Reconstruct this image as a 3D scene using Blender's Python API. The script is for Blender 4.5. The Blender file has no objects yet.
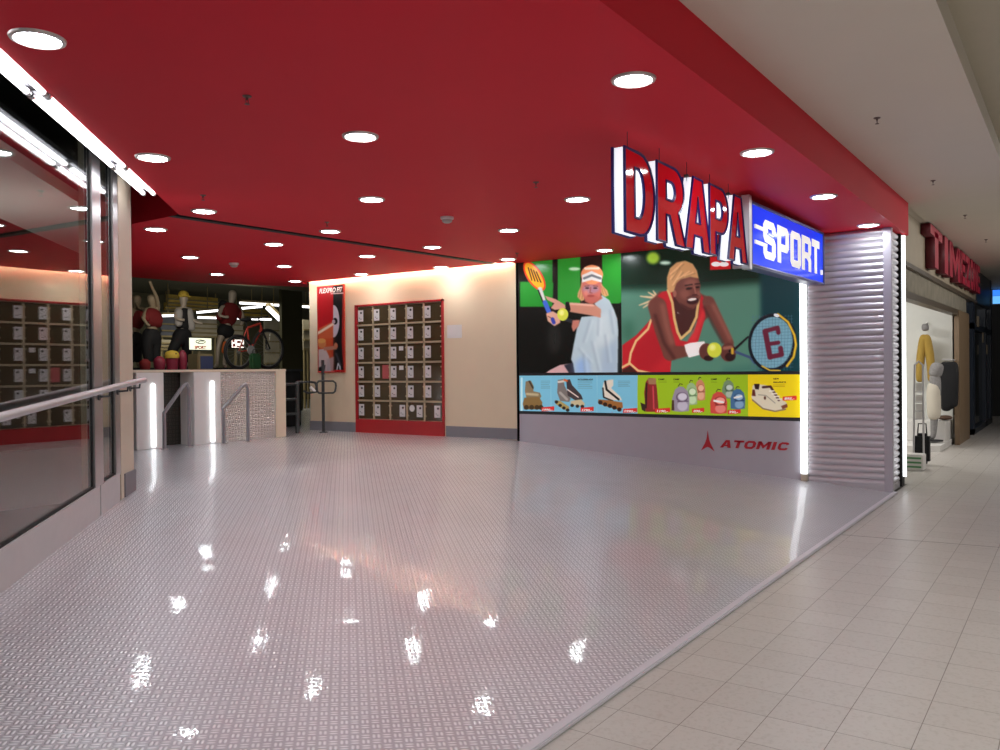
import bpy, bmesh, math, random
import numpy as np
from mathutils import Matrix, Vector
random.seed(7)
S = bpy.context.scene
COL = S.collection
# ------------------------------------------------------------------ camera, world, exposure
EYE = 1.44; FP = 837.0; YAW = .6044; PIT = -.0061; ROL = -.0094
fw = np.array([math.cos(YAW)*math.cos(PIT), math.sin(YAW)*math.cos(PIT), math.sin(PIT)])
rt0 = np.array([math.sin(YAW), -math.cos(YAW), 0.]); up0 = np.cross(rt0, fw)
RT = rt0*math.cos(ROL)+up0*math.sin(ROL); UP = -rt0*math.sin(ROL)+up0*math.cos(ROL)
CAM = np.array([0, 0, EYE])
cd = bpy.data.cameras.new('camera'); cam = bpy.data.objects.new('camera', cd); COL.objects.link(cam)
cd.sensor_width = 36; cd.lens = FP/1000*36; cd.clip_start = .05; cd.clip_end = 200
m = Matrix.Identity(4)
for i in range(3):
    m[i][0] = RT[i]; m[i][1] = UP[i]; m[i][2] = -fw[i]; m[i][3] = CAM[i]
cam.matrix_world = m
S.camera = cam
S.view_settings.view_transform = 'Standard'; S.view_settings.look = 'None'
S.view_settings.exposure = 0.36; S.view_settings.gamma = 1; S.view_settings.use_curve_mapping = False
W = bpy.data.worlds.new('world'); S.world = W; W.use_nodes = True
W.node_tree.nodes['Background'].inputs[0].default_value = (.75, .72, .68, 1)
W.node_tree.nodes['Background'].inputs[1].default_value = .06
try:
    S.cycles.use_denoising = True; S.cycles.max_bounces = 10; S.cycles.diffuse_bounces = 5
    S.cycles.transparent_max_bounces = 16; S.cycles.sample_clamp_indirect = 6
    S.cycles.caustics_refractive = False
except Exception: pass

def area(name, loc, target, sx, sy, power, col=(1, .97, .93)):
    l = bpy.data.lights.new(name, 'AREA'); l.shape = 'RECTANGLE'; l.size = sx; l.size_y = sy
    l.energy = power; l.color = col
    o = bpy.data.objects.new(name, l); COL.objects.link(o); o.location = loc
    d = Vector(target)-Vector(loc); o.rotation_euler = d.to_track_quat('-Z', 'Y').to_euler()
    return o
LAMP = 50.0          # radiance of a downlight lens
area('corridor_fill', (2.5, -1.6, 3.4), (2.5, -2.3, 0), 9, .5, 150)  # added unseen fill light over the near mall
area('corridor_fill', (15, -1.6, 3.5), (15, 1.0, 1.0), 8, .4, 80)  # added unseen fill light, brightens the shop fascia along the mall
area('fashion_shop_fill', (14.6, 3.4, 3.1), (15.6, 2.4, 0.6), 3, 1.2, 85)  # unseen light added to brighten the white shop walls
area('glazed_room_fill', (3.6, 8.0, 1.5), (3.8, 8.2, 3), 2.2, .6, 15)  # invented uplight, put in to light the grey ceiling behind the glass
area('sports_shop_fill', (15, 19, 3.3), (15, 19, 0), 5, 3, 85, (1, .93, .75))  # added unseen light that lifts the dark shop interior
area('deck_fill', (9.3, 12.9, 3.0), (11, 15, 2.0), 2.4, .3, 16, (1, .93, .8))  # extra unseen light added to brighten the mannequins

# ------------------------------------------------------------------ pixel rays onto real planes (survey of the photo)
def ray(u, v): return fw+RT*(u-500)/FP-UP*(v-375)/FP
def onX(u, v, x):
    d = ray(u, v); return tuple(CAM+d*(x/d[0]))
def onY(u, v, y):
    d = ray(u, v); return tuple(CAM+d*(y/d[1]))
def onZ(u, v, z):
    d = ray(u, v); return tuple(CAM+d*((z-EYE)/d[2]))
def proj(P):
    d = np.asarray(P, float)-CAM; z = d@fw
    return 500+FP*(d@RT)/z, 375-FP*(d@UP)/z

# ------------------------------------------------------------------ materials
MATS = {}
def mat(name, col, rough=.5, metal=0., emit=0., ecol=None, vary=.05, scale=6., bump=0., spec=.5):
    if name in MATS: return MATS[name]
    mt = bpy.data.materials.new(name); mt.use_nodes = True; MATS[name] = mt
    nt = mt.node_tree; b = nt.nodes['Principled BSDF']
    b.inputs['Roughness'].default_value = rough; b.inputs['Metallic'].default_value = metal
    b.inputs['Specular IOR Level'].default_value = spec
    c = (*col, 1)
    tc = nt.nodes.new('ShaderNodeTexCoord'); nz = nt.nodes.new('ShaderNodeTexNoise')
    nz.inputs['Scale'].default_value = scale; nz.inputs['Detail'].default_value = 3
    nt.links.new(tc.outputs['Object'], nz.inputs['Vector'])
    mx = nt.nodes.new('ShaderNodeMix'); mx.data_type = 'RGBA'
    mx.inputs[6].default_value = tuple(min(1, x*(1-vary)) for x in col)+(1,)
    mx.inputs[7].default_value = tuple(min(1, x*(1+vary)) for x in col)+(1,)
    nt.links.new(nz.outputs['Fac'], mx.inputs[0]); nt.links.new(mx.outputs[2], b.inputs['Base Color'])
    if bump:
        bp = nt.nodes.new('ShaderNodeBump'); bp.inputs['Strength'].default_value = bump; bp.inputs['Distance'].default_value = .004
        nt.links.new(nz.outputs['Fac'], bp.inputs['Height']); nt.links.new(bp.outputs[0], b.inputs['Normal'])
    if emit:
        b.inputs['Emission Color'].default_value = (*(ecol or col), 1); b.inputs['Emission Strength'].default_value = emit
    return mt
def math_node(nt, op, a, b=None, c=None):
    n = nt.nodes.new('ShaderNodeMath'); n.operation = op
    for i, x in enumerate((a, b, c)):
        if x is None: continue
        if isinstance(x, (int, float)): n.inputs[i].default_value = x
        else: nt.links.new(x, n.inputs[i])
    return n.outputs[0]
def tread_plate(name, col, rough, cell, height, axes, angle, warp=.0, top=(.9, .88, .89)):
    """aluminium two-bar tread plate: checkerboard of paired raised bars, as bump"""
    mt = bpy.data.materials.new(name); mt.use_nodes = True; MATS[name] = mt
    nt = mt.node_tree; b = nt.nodes['Principled BSDF']
    b.inputs['Metallic'].default_value = .62; b.inputs['Roughness'].default_value = rough
    b.inputs['Coat Weight'].default_value = .8; b.inputs['Coat Roughness'].default_value = .04; b.inputs['Coat IOR'].default_value = 1.7
    tc = nt.nodes.new('ShaderNodeTexCoord'); sp = nt.nodes.new('ShaderNodeSeparateXYZ')
    nt.links.new(tc.outputs['Object'], sp.inputs[0])
    x, y = sp.outputs[axes[0]], sp.outputs[axes[1]]
    ca, sa = math.cos(angle)/cell, math.sin(angle)/cell
    u = math_node(nt, 'ADD', math_node(nt, 'MULTIPLY', x, ca), math_node(nt, 'MULTIPLY', y, sa))
    v = math_node(nt, 'SUBTRACT', math_node(nt, 'MULTIPLY', y, ca), math_node(nt, 'MULTIPLY', x, sa))
    fu, fv = math_node(nt, 'FLOOR', u), math_node(nt, 'FLOOR', v)
    par = math_node(nt, 'PINGPONG', math_node(nt, 'ADD', fu, fv), 1.0)
    lu, lv = math_node(nt, 'SUBTRACT', u, fu), math_node(nt, 'SUBTRACT', v, fv)
    d = math_node(nt, 'MULTIPLY', math_node(nt, 'SUBTRACT', lv, lu), par)
    a = math_node(nt, 'ADD', lu, d); c = math_node(nt, 'SUBTRACT', lv, d)
    da = math_node(nt, 'DIVIDE', math_node(nt, 'SUBTRACT', math_node(nt, 'ABSOLUTE', math_node(nt, 'SUBTRACT', a, .5)), .22), .19)
    dc = math_node(nt, 'DIVIDE', math_node(nt, 'SUBTRACT', c, .5), .46)
    r2 = math_node(nt, 'ADD', math_node(nt, 'MULTIPLY', da, da), math_node(nt, 'POWER', math_node(nt, 'ABSOLUTE', dc), 3.0))
    h = math_node(nt, 'MAXIMUM', math_node(nt, 'SUBTRACT', 1.0, r2), 0.0)
    nz = nt.nodes.new('ShaderNodeTexNoise'); nz.inputs['Scale'].default_value = 1.1; nz.inputs['Detail'].default_value = 2
    nt.links.new(tc.outputs['Object'], nz.inputs['Vector'])
    big = math_node(nt, 'MULTIPLY', nz.outputs['Fac'], warp)
    nz2 = nt.nodes.new('ShaderNodeTexNoise'); nz2.inputs['Scale'].default_value = 3.; nz2.inputs['Detail'].default_value = 6
    nt.links.new(tc.outputs['Object'], nz2.inputs['Vector'])
    mx = nt.nodes.new('ShaderNodeMix'); mx.data_type = 'RGBA'
    mx.inputs[6].default_value = tuple(k*.86 for k in col)+(1,); mx.inputs[7].default_value = tuple(min(1, k*1.1) for k in col)+(1,)
    nt.links.new(nz2.outputs['Fac'], mx.inputs[0])
    mw = nt.nodes.new('ShaderNodeMix'); mw.data_type = 'RGBA'        # lighter bar tops: glints of light put into the colour, besides polish by wear
    nt.links.new(h, mw.inputs[0]); nt.links.new(mx.outputs[2], mw.inputs[6]); mw.inputs[7].default_value = (*top, 1)
    nt.links.new(mw.outputs[2], b.inputs['Base Color'])
    nz3 = nt.nodes.new('ShaderNodeTexNoise'); nz3.inputs['Scale'].default_value = 38.; nz3.inputs['Detail'].default_value = 2
    nt.links.new(tc.outputs['Object'], nz3.inputs['Vector']); big = math_node(nt, 'ADD', big, math_node(nt, 'MULTIPLY', nz3.outputs['Fac'], .00028))
    bp = nt.nodes.new('ShaderNodeBump'); bp.inputs['Strength'].default_value = 1; bp.inputs['Distance'].default_value = 1
    nt.links.new(math_node(nt, 'ADD', math_node(nt, 'MULTIPLY', h, height), big), bp.inputs['Height'])
    nt.links.new(bp.outputs[0], b.inputs['Coat Normal'])
    bp2 = nt.nodes.new('ShaderNodeBump'); bp2.inputs['Strength'].default_value = 1; bp2.inputs['Distance'].default_value = 1
    nt.links.new(math_node(nt, 'ADD', math_node(nt, 'MULTIPLY', h, height*1.35), big), bp2.inputs['Height'])
    nt.links.new(bp2.outputs[0], b.inputs['Normal'])
    return mt
def tile_floor(name):
    mt = bpy.data.materials.new(name); mt.use_nodes = True; MATS[name] = mt
    nt = mt.node_tree; b = nt.nodes['Principled BSDF']; b.inputs['Roughness'].default_value = .34; b.inputs['Specular IOR Level'].default_value = .35
    tc = nt.nodes.new('ShaderNodeTexCoord'); mp = nt.nodes.new('ShaderNodeMapping')
    mp.inputs['Location'].default_value = (.098, .058, 0); nt.links.new(tc.outputs['Object'], mp.inputs[0])
    br = nt.nodes.new('ShaderNodeTexBrick'); br.offset = 0; br.inputs['Scale'].default_value = 1
    br.inputs['Brick Width'].default_value = .275; br.inputs['Row Height'].default_value = .27
    br.inputs['Mortar Size'].default_value = .0019; br.inputs['Mortar Smooth'].default_value = .3
    br.inputs['Color1'].default_value = (.535, .505, .475, 1); br.inputs['Color2'].default_value = (.565, .535, .505, 1)
    br.inputs['Mortar'].default_value = (.20, .17, .145, 1)
    nt.links.new(mp.outputs[0], br.inputs['Vector'])
    nz = nt.nodes.new('ShaderNodeTexNoise'); nz.inputs['Scale'].default_value = 55; nz.inputs['Detail'].default_value = 4
    nt.links.new(tc.outputs['Object'], nz.inputs['Vector'])
    cr = nt.nodes.new('ShaderNodeValToRGB'); cr.color_ramp.elements[0].position = .3; cr.color_ramp.elements[0].color = (.86, .85, .83, 1)
    cr.color_ramp.elements[1].position = .5; cr.color_ramp.elements[1].color = (1, 1, 1, 1)
    nt.links.new(nz.outputs['Fac'], cr.inputs[0])
    mx = nt.nodes.new('ShaderNodeMix'); mx.data_type = 'RGBA'; mx.blend_type = 'MULTIPLY'; mx.inputs[0].default_value = .8
    nt.links.new(br.outputs[0], mx.inputs[6]); nt.links.new(cr.outputs[0], mx.inputs[7]); nt.links.new(mx.outputs[2], b.inputs['Base Color'])
    bp = nt.nodes.new('ShaderNodeBump'); bp.inputs['Strength'].default_value = .25; bp.inputs['Distance'].default_value = .002; bp.invert = True
    nt.links.new(br.outputs['Fac'], bp.inputs['Height']); nt.links.new(bp.outputs[0], b.inputs['Normal'])
    return mt
def glass_mat(name, tint=(.93, .97, .95), ior=1.5):
    mt = bpy.data.materials.new(name); mt.use_nodes = True; MATS[name] = mt
    nt = mt.node_tree; nt.nodes.clear()
    out = nt.nodes.new('ShaderNodeOutputMaterial'); mix = nt.nodes.new('ShaderNodeMixShader')
    tr = nt.nodes.new('ShaderNodeBsdfTransparent'); gl = nt.nodes.new('ShaderNodeBsdfGlossy'); fr = nt.nodes.new('ShaderNodeFresnel')
    tr.inputs[0].default_value = (*tint, 1); gl.inputs['Roughness'].default_value = .0; gl.inputs[0].default_value = (1, 1, 1, 1)
    # Fresnel by angle only, so that the back face of the pane behaves like the front one
    geo = nt.nodes.new('ShaderNodeNewGeometry'); vm = nt.nodes.new('ShaderNodeVectorMath'); vm.operation = 'DOT_PRODUCT'
    nt.links.new(geo.outputs['Incoming'], vm.inputs[0]); nt.links.new(geo.outputs['Normal'], vm.inputs[1])
    c = math_node(nt, 'ABSOLUTE', vm.outputs['Value'])
    f = math_node(nt, 'ADD', .04, math_node(nt, 'MULTIPLY', .96, math_node(nt, 'POWER', math_node(nt, 'SUBTRACT', 1.0, c), 4.2)))
    nt.links.new(f, mix.inputs[0]); nt.links.new(tr.outputs[0], mix.inputs[1]); nt.links.new(gl.outputs[0], mix.inputs[2])
    nt.links.new(mix.outputs[0], out.inputs[0])
    return mt
def print_mat(name, rough=.35, emit=0.):
    mt = bpy.data.materials.new(name); mt.use_nodes = True; MATS[name] = mt
    nt = mt.node_tree; b = nt.nodes['Principled BSDF']; b.inputs['Roughness'].default_value = rough
    at = nt.nodes.new('ShaderNodeAttribute'); at.attribute_name = 'ink'
    nt.links.new(at.outputs['Color'], b.inputs['Base Color'])
    if emit:
        nt.links.new(at.outputs['Color'], b.inputs['Emission Color']); b.inputs['Emission Strength'].default_value = emit
    return mt

RED = mat('red_paint', (.74, .018, .040), .55, vary=.03, scale=2, spec=.12)
REDFASCIA = RED
CREAM = mat('cream_wall', (.80, .67, .48), .6, vary=.04, scale=3, bump=.05)
CREAMP = mat('cream_panel', (.74, .64, .50), .5, vary=.03)
GREYBASE = mat('grey_skirting', (.24, .235, .26), .5)
ALU = mat('brushed_aluminium', (.62, .60, .61), .33, 1, vary=.06, scale=30)
ALUPAINT = mat('silver_painted_frame', (.68, .65, .66), .4, .2, vary=.05, scale=12)
STEEL = mat('polished_steel', (.62, .61, .63), .38, .6)
DARKSTEEL = mat('dark_grey_steel', (.075, .08, .085), .35, .5)
BLACK = mat('black_matt', (.012, .012, .012), .6)
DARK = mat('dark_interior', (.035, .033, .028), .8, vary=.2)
BEIGE = mat('beige_ceiling', (.74, .685, .60), .7, vary=.03, scale=2)
TUBE = mat('white_light_tube', (1, 1, 1), .3, emit=2.0, ecol=(.93, .97, 1))
TUBE2 = mat('bright_fluorescent_tube', (1, 1, 1), .3, emit=4.5, ecol=(.96, .97, 1))
LENS = mat('downlight_lens', (1, 1, 1), .3, emit=LAMP, ecol=(.90, .975, 1.0))
RING = mat('downlight_ring', (.75, .72, .70), .3, .6)
WHITE = mat('white_laminate', (.78, .76, .74), .4)
WHITEWALL = mat('white_shop_wall', (.74, .75, .72), .6)
GREYPANEL = mat('grey_lilac_panel', (.52, .50, .56), .45, vary=.03)
PLATE = tread_plate('tread_plate_floor', (.56, .57, .63), .40, .0404, .0019, ('X', 'Y'), math.pi/4, .011, (.94, .96, 1.0))
PLATEV = tread_plate('tread_plate_wall', (.74, .72, .68), .24, .055, .008, ('X', 'Z'), 0, .0)
TILES = tile_floor('corridor_tiles')
GLASS = glass_mat('shop_glass')

# ------------------------------------------------------------------ mesh helpers
class MB:
    def __init__(s): s.bm = bmesh.new()
    def _add(s, vs, fs):
        v = [s.bm.verts.new(p) for p in vs]
        for f in fs:
            try: s.bm.faces.new([v[i] for i in f])
            except ValueError: pass
        return s
    def box(s, a, b, bev=0, rot=None):
        x0, y0, z0 = (min(p, q) for p, q in zip(a, b)); x1, y1, z1 = (max(p, q) for p, q in zip(a, b))
        t = bmesh.new(); bmesh.ops.create_cube(t, size=1)
        for v in t.verts: v.co = Vector((x0+(v.co.x+.5)*(x1-x0), y0+(v.co.y+.5)*(y1-y0), z0+(v.co.z+.5)*(z1-z0)))
        if bev: bmesh.ops.bevel(t, geom=t.edges[:], offset=bev, segments=2, affect='EDGES')
        return s._merge(t, rot)
    def _merge(s, t, rot=None):
        if rot is not None: bmesh.ops.transform(t, matrix=rot, verts=t.verts[:])
        me = bpy.data.meshes.new('t'); t.to_mesh(me); t.free(); s.bm.from_mesh(me); bpy.data.meshes.remove(me)
        return s
    def obox(s, c, ax, half, bev=0):
        """box centred on c with axes ax (unit vectors) and half sizes"""
        t = bmesh.new(); bmesh.ops.create_cube(t, size=2)
        for v in t.verts:
            v.co = Vector(c)+sum((Vector(ax[i])*v.co[i]*half[i] for i in range(3)), Vector())
        if bev: bmesh.ops.bevel(t, geom=t.edges[:], offset=bev, segments=2, affect='EDGES')
        return s._merge(t)
    def cyl(s, p, q, r, r2=None, n=16, cap=True):
        p, q = Vector(p), Vector(q); d = (q-p); z = d.normalized()
        x = z.orthogonal().normalized(); y = z.cross(x); r2 = r if r2 is None else r2
        vs = []; fs = []
        for k in range(n):
            a = 2*math.pi*k/n; e = x*math.cos(a)+y*math.sin(a)
            vs += [p+e*r, q+e*r2]
        for k in range(n):
            i, j = 2*k, 2*((k+1) % n); fs.append((i, j, j+1, i+1))
        if cap: fs += [tuple(range(0, 2*n, 2))[::-1], tuple(range(1, 2*n, 2))]
        return s._add(vs, fs)
    def tube(s, pts, r, n=12, closed=False):
        """round pipe through points, mitred at bends"""
        P = [Vector(p) for p in pts]; N = len(P); rings = []; x = None
        for i in range(N):
            a = P[(i-1) % N] if (closed or i > 0) else None; b = P[(i+1) % N] if (closed or i < N-1) else None
            t = Vector()
            if a is not None: t += (P[i]-a).normalized()
            if b is not None: t += (b-P[i]).normalized()
            t.normalize()
            x = t.orthogonal().normalized() if x is None else (x-t*x.dot(t)).normalized()
            y = t.cross(x); rings.append([P[i]+(x*math.cos(2*math.pi*k/n)+y*math.sin(2*math.pi*k/n))*r for k in range(n)])
        vs = [v for rg in rings for v in rg]; fs = []
        for i in range(N if closed else N-1):
            for k in range(n):
                j = (i+1) % N; fs.append((i*n+k, i*n+(k+1) % n, j*n+(k+1) % n, j*n+k))
        if not closed: fs += [tuple(range(n))[::-1], tuple(range((N-1)*n, N*n))]
        return s._add(vs, fs)
    def prism(s, poly, off):
        """extrude a planar polygon (3-d points) by vector off"""
        n = len(poly); a = [Vector(p) for p in poly]; o = Vector(off); vs = a+[p+o for p in a]
        fs = [tuple(range(n))[::-1], tuple(range(n, 2*n))]+[(i, (i+1) % n, n+(i+1) % n, n+i) for i in range(n)]
        return s._add(vs, fs)
    def ball(s, c, r, n=16):
        t = bmesh.new(); bmesh.ops.create_uvsphere(t, u_segments=n, v_segments=n//2+2, radius=1)
        rr = r if hasattr(r, '__len__') else (r, r, r)
        for v in t.verts: v.co = Vector((c[0]+v.co.x*rr[0], c[1]+v.co.y*rr[1], c[2]+v.co.z*rr[2]))
        return s._merge(t)
    def lathe(s, c, prof, axis=(0, 0, 1), n=20):
        z = Vector(axis).normalized(); x = z.orthogonal().normalized(); y = z.cross(x); c = Vector(c); vs = []; fs = []; m_ = len(prof)
        for k in range(n):
            a = 2*math.pi*k/n; e = x*math.cos(a)+y*math.sin(a)
            vs += [c+e*r+z*h for r, h in prof]
        for k in range(n):
            for i in range(m_-1):
                j = (k+1) % n; fs.append((k*m_+i, j*m_+i, j*m_+i+1, k*m_+i+1))
        return s._add(vs, fs)
    def torus(s, c, R_, r, ax, n=36, k=8):
        z = Vector(ax).normalized(); x = z.orthogonal().normalized(); y = z.cross(x)
        return s.tube([Vector(c)+(x*math.cos(2*math.pi*i/n)+y*math.sin(2*math.pi*i/n))*R_ for i in range(n)], r, k, True)
    def build(s, name, mt, parent=None, smooth=True, **kw):
        bmesh.ops.remove_doubles(s.bm, verts=s.bm.verts[:], dist=1e-6)
        bmesh.ops.recalc_face_normals(s.bm, faces=s.bm.faces[:])
        me = bpy.data.meshes.new(name); s.bm.to_mesh(me); s.bm.free()
        return link_mesh(name, me, mt, parent, smooth, **kw)
def origin(p):
    o = Vector()
    while p is not None: o += p.location; p = p.parent
    return o
def link_mesh(name, me, mt, parent=None, smooth=True, label=None):
    if not isinstance(mt, (list, tuple)): mt = [mt]
    if len(me.materials): me.materials.clear()
    for q in mt: me.materials.append(q)
    o = bpy.data.objects.new(name, me); COL.objects.link(o)
    off = origin(parent)
    me.transform(Matrix.Translation(-off))
    if parent is None:       # put the origin of a one-mesh thing at its base
        vs = np.array([v.co for v in me.vertices])
        c = Vector(((vs[:, 0].min()+vs[:, 0].max())/2, (vs[:, 1].min()+vs[:, 1].max())/2, vs[:, 2].min()))
        me.transform(Matrix.Translation(-c)); o.location = c
    else: o.parent = parent
    if smooth:
        for p in me.polygons: p.use_smooth = True
        try: me.set_sharp_from_angle(angle=math.radians(38))
        except Exception: pass
    if label: o['label'] = label
    return o
def tag(o, label, cat, group=None, kind=None):
    o['label'] = label; o['category'] = cat
    if group: o['group'] = group
    if kind: o['kind'] = kind
    return o
def thing(name, loc, label, cat, group=None):
    o = bpy.data.objects.new(name, None); COL.objects.link(o); o.location = loc; o.empty_display_size = .1
    return tag(o, label, cat, group)
def struct(o): o['kind'] = 'structure'; return o
def sroot(name, loc=(0, 0, 0)):
    o = bpy.data.objects.new(name, None); COL.objects.link(o); o.location = loc; o['kind'] = 'structure'; return o
def flat_shape(loops, to3, depth, n, mb):
    """polygon with holes (loops in 2-d) extruded by depth along n; to3 maps 2-d to 3-d"""
    cu = bpy.data.curves.new('t', 'CURVE'); cu.dimensions = '2D'; cu.fill_mode = 'BOTH'
    for lp in loops:
        sp = cu.splines.new('POLY'); sp.points.add(len(lp)-1); sp.use_cyclic_u = True
        for p, q in zip(sp.points, lp): p.co = (q[0], q[1], 0, 1)
    cu.extrude = .5
    ob = bpy.data.objects.new('t', cu); COL.objects.link(ob)
    me = bpy.data.meshes.new_from_object(ob.evaluated_get(bpy.context.evaluated_depsgraph_get()))
    bpy.data.objects.remove(ob); bpy.data.curves.remove(cu)
    nv = Vector(n)
    for v in me.vertices:
        v.co = Vector(to3(v.co.x, v.co.y))+nv*(v.co.z-.5)*depth
    mb.bm.from_mesh(me); bpy.data.meshes.remove(me)
    return mb
def text_mesh(txt, p, right, upv, h, depth=.004, bold=0., shear=0., width=None, mb=None, space=1.):
    """built-in font lettering, baseline start p, cap height h; the letters face right x up"""
    cu = bpy.data.curves.new('t', 'FONT'); cu.body = txt; cu.size = 1; cu.offset = bold; cu.shear = shear; cu.space_character = space; cu.extrude = .5
    ob = bpy.data.objects.new('t', cu); COL.objects.link(ob)
    me = bpy.data.meshes.new_from_object(ob.evaluated_get(bpy.context.evaluated_depsgraph_get()))
    bpy.data.objects.remove(ob); bpy.data.curves.remove(cu)
    xs = [v.co.x for v in me.vertices]; x0, x1 = min(xs), max(xs)
    k = h/.72; kx = k if width is None else width/(x1-x0)
    r, u_ = Vector(right).normalized(), Vector(upv).normalized(); n = r.cross(u_)
    for v in me.vertices:
        v.co = Vector(p)+r*(v.co.x-x0)*kx+u_*v.co.y*k+n*(v.co.z+.5)*depth
    mb = mb or MB(); mb.bm.from_mesh(me); bpy.data.meshes.remove(me); return mb
def skin(name, pts, edges, mt, parent, sub=2, label=None, ext=0., k=1.):
    """one continuous skinned body: pts = [(xyz, radius or (rx,ry))]"""
    if ext:                 # lengthen free ends, so that the rounded caps reach the joints
        deg = {}
        for a, c in edges: deg.setdefault(a, []).append(c); deg.setdefault(c, []).append(a)
        pts = [list(q) for q in pts]
        for i, nb in deg.items():
            if len(nb) == 1:
                d = (Vector(pts[i][0])-Vector(pts[nb[0]][0])).normalized(); r = pts[i][1]; r = max(r) if hasattr(r, '__len__') else r
                pts[i][0] = tuple(Vector(pts[i][0])+d*r*ext)
    pts = [(p, tuple(q*k for q in r) if hasattr(r, '__len__') else r*k) for p, r in pts]
    me = bpy.data.meshes.new(name); me.from_pydata([p for p, r in pts], edges, [])
    o = bpy.data.objects.new(name, me); COL.objects.link(o)
    o.modifiers.new('s', 'SKIN').use_smooth_shade = True
    for i, (p, r) in enumerate(pts):
        sv = me.skin_vertices[0].data[i]; sv.radius = r if hasattr(r, '__len__') else (r, r); sv.use_root = (i == 0)
    sb = o.modifiers.new('b', 'SUBSURF'); sb.levels = sub; sb.render_levels = sub
    ev = bpy.data.meshes.new_from_object(o.evaluated_get(bpy.context.evaluated_depsgraph_get()))
    bpy.data.objects.remove(o); bpy.data.meshes.remove(me)
    return link_mesh(name, ev, mt, parent, True, label=label)

# ------------------------------------------------------------------ main dimensions
XW = 10.376                     # wall with lockers, billboard and shutter
CZ = 3.02                       # red ceiling
YE, YT, RZ = 1.72, 7.0, .40     # corridor edge, top of ramp, upper floor level
GC = -2.665                     # glass wall: x - y = GC
D1 = Vector((1, 1, 0)).normalized(); DN = Vector((1, -1, 0)).normalized()   # along / out of the glass wall
def rz(y):
    t = (y-YE)/(YT-YE)
    if t <= 0: return .004
    return min(RZ, .004+t*(RZ-.004)) if t < .93 or t > 1.07 else RZ-(RZ/.14)*.5*(max(0, 1.07-t))**2
def ccz(x): return 3.33+.0112*(x-4.04)     # corridor ceiling rises slightly along the mall
def gp(x, out=0., z=0.):        # point on the glass wall line at given x, pushed out into the entrance
    p = Vector((x, x-GC, z))+DN*out; return (p.x, p.y, z)

# ------------------------------------------------------------------ setting
mb = MB(); mb.box((-6, -7, -.1), (34, YE, 0)); mb.box((11.2, YE, -.1), (34, 6, 0))
struct(mb.build('floor', TILES, smooth=False))
a, c = onZ(850, 535.5, 0), onZ(1000, 547.5, 0); dd = ((c[0]-a[0])/(c[1]-a[1])); xx = lambda y: a[0]+dd*(y-a[1])
mb = MB(); mb.prism([(xx(YE-.05), YE-.05, 0), (xx(-6), -6, 0), (xx(-6)+.007, -6, 0), (xx(YE-.05)+.007, YE-.05, 0)], (0, 0, .0008))
struct(mb.build('trim_5', mat('floor_joint', (.13, .11, .10), .6), smooth=False))
# tread plate ramp and upper floor
ys = list(np.linspace(YE, 6.5, 14))+list(np.linspace(6.6, 7.4, 9))+[9, 12, 16, 25]
vs = []; fs = []
for y in ys:
    xl = y+GC if y < 6.9 else 2.0
    vs += [(xl, y, rz(y)), (XW-.002 if y < 11.28 else 24, y, rz(y))]
for i in range(len(ys)-1): fs.append((2*i, 2*i+1, 2*i+3, 2*i+2))
mb = MB(); mb._add(vs, fs)
struct(mb.build('ramp_floor', PLATE))
mb = MB(); mb.box((-1, YE-.04, 0), (XW-.05, YE+.012, .022), .006)
struct(mb.build('trim_1', mat('lilac_edge_strip', (.62, .60, .66), .4), smooth=False))
# red soffit over the entrance; its left edge runs along the tube lights
ce = -2.31
slotL, slotR = Vector((5.08, 7.39, 0)), Vector((10.17, 7.06, 0))
near = [(-2.5, YE, CZ), (11.12, YE, CZ), (11.12, 2.72, CZ), (XW+.05, 2.72, CZ), (XW-.0, 6.86, CZ), (XW-.15, 6.86, CZ), (slotR.x+.06, slotR.y, CZ), (slotL.x, slotL.y, CZ), (YE+ce, YE, CZ)]
near = [(YE+ce-.0, YE, CZ)]+near[1:-1]
mb = MB(); mb.prism(near, (0, 0, .06))
struct(mb.build('ceiling', RED, smooth=False)); mb = MB()
# far part beyond the shutter slot
far = [(5.075, 7.57, CZ), (10.226, 7.23, CZ), (10.226, 11.29, CZ), (10.6, 11.6, CZ), (10.83, 11.82, CZ), (9.16, 12.72, CZ), (7.87, 12.77, CZ), (5.09, 8.23, CZ)]
mb.prism(far, (0, 0, .06))
mb._add([(5.06, 7.39, CZ), (5.09, 8.23, CZ), (5.09, 8.23, 3.5), (5.06, 7.39, 3.5)], [(0, 1, 2, 3)])   # upstand left of the far part
mb._add([(5.09, 8.23, CZ), (7.87, 12.77, CZ), (7.87, 12.77, 3.5), (5.09, 8.23, 3.5)], [(0, 1, 2, 3)])
# slim cove upstand at the wall
struct(mb.build('ceiling', RED, smooth=False))
mb = MB(); mb.prism([(5.07, 7.48, CZ), (10.226, 7.14, CZ), (10.226, 7.228, CZ), (5.07, 7.568, CZ)], (0, 0, .5)); struct(mb.build('slot_shade_strip', BLACK, smooth=False))  # black strip put in for the dark inside the ceiling slot
mb = MB()     # red fascia along the mall
mb.prism([(-3.5, YE-.04, CZ-.001), (11.12, YE-.04, CZ-.001), (11.12, YE-.04, ccz(11.12)+.02), (-3.5, YE-.04, ccz(-3.5)+.02)], (0, .04, 0))
mb.prism([(11.12, YE-.04, CZ-.001), (11.12, 2.72, CZ-.001), (11.12, 2.72, 3.45), (11.12, YE-.04, 3.45)], (.03, 0, 0))
struct(mb.build('trim_2', RED, smooth=False))
mb = MB()     # black void over the slot, cove and glazed room
mb.box((-8, 1.9, 3.62), (XW+.3, 25, 3.7)); mb.box((-8, 1.8, 3.085), (10.2, 1.9, 3.7))
struct(mb.build('ceiling_void', BLACK, smooth=False))
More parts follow.
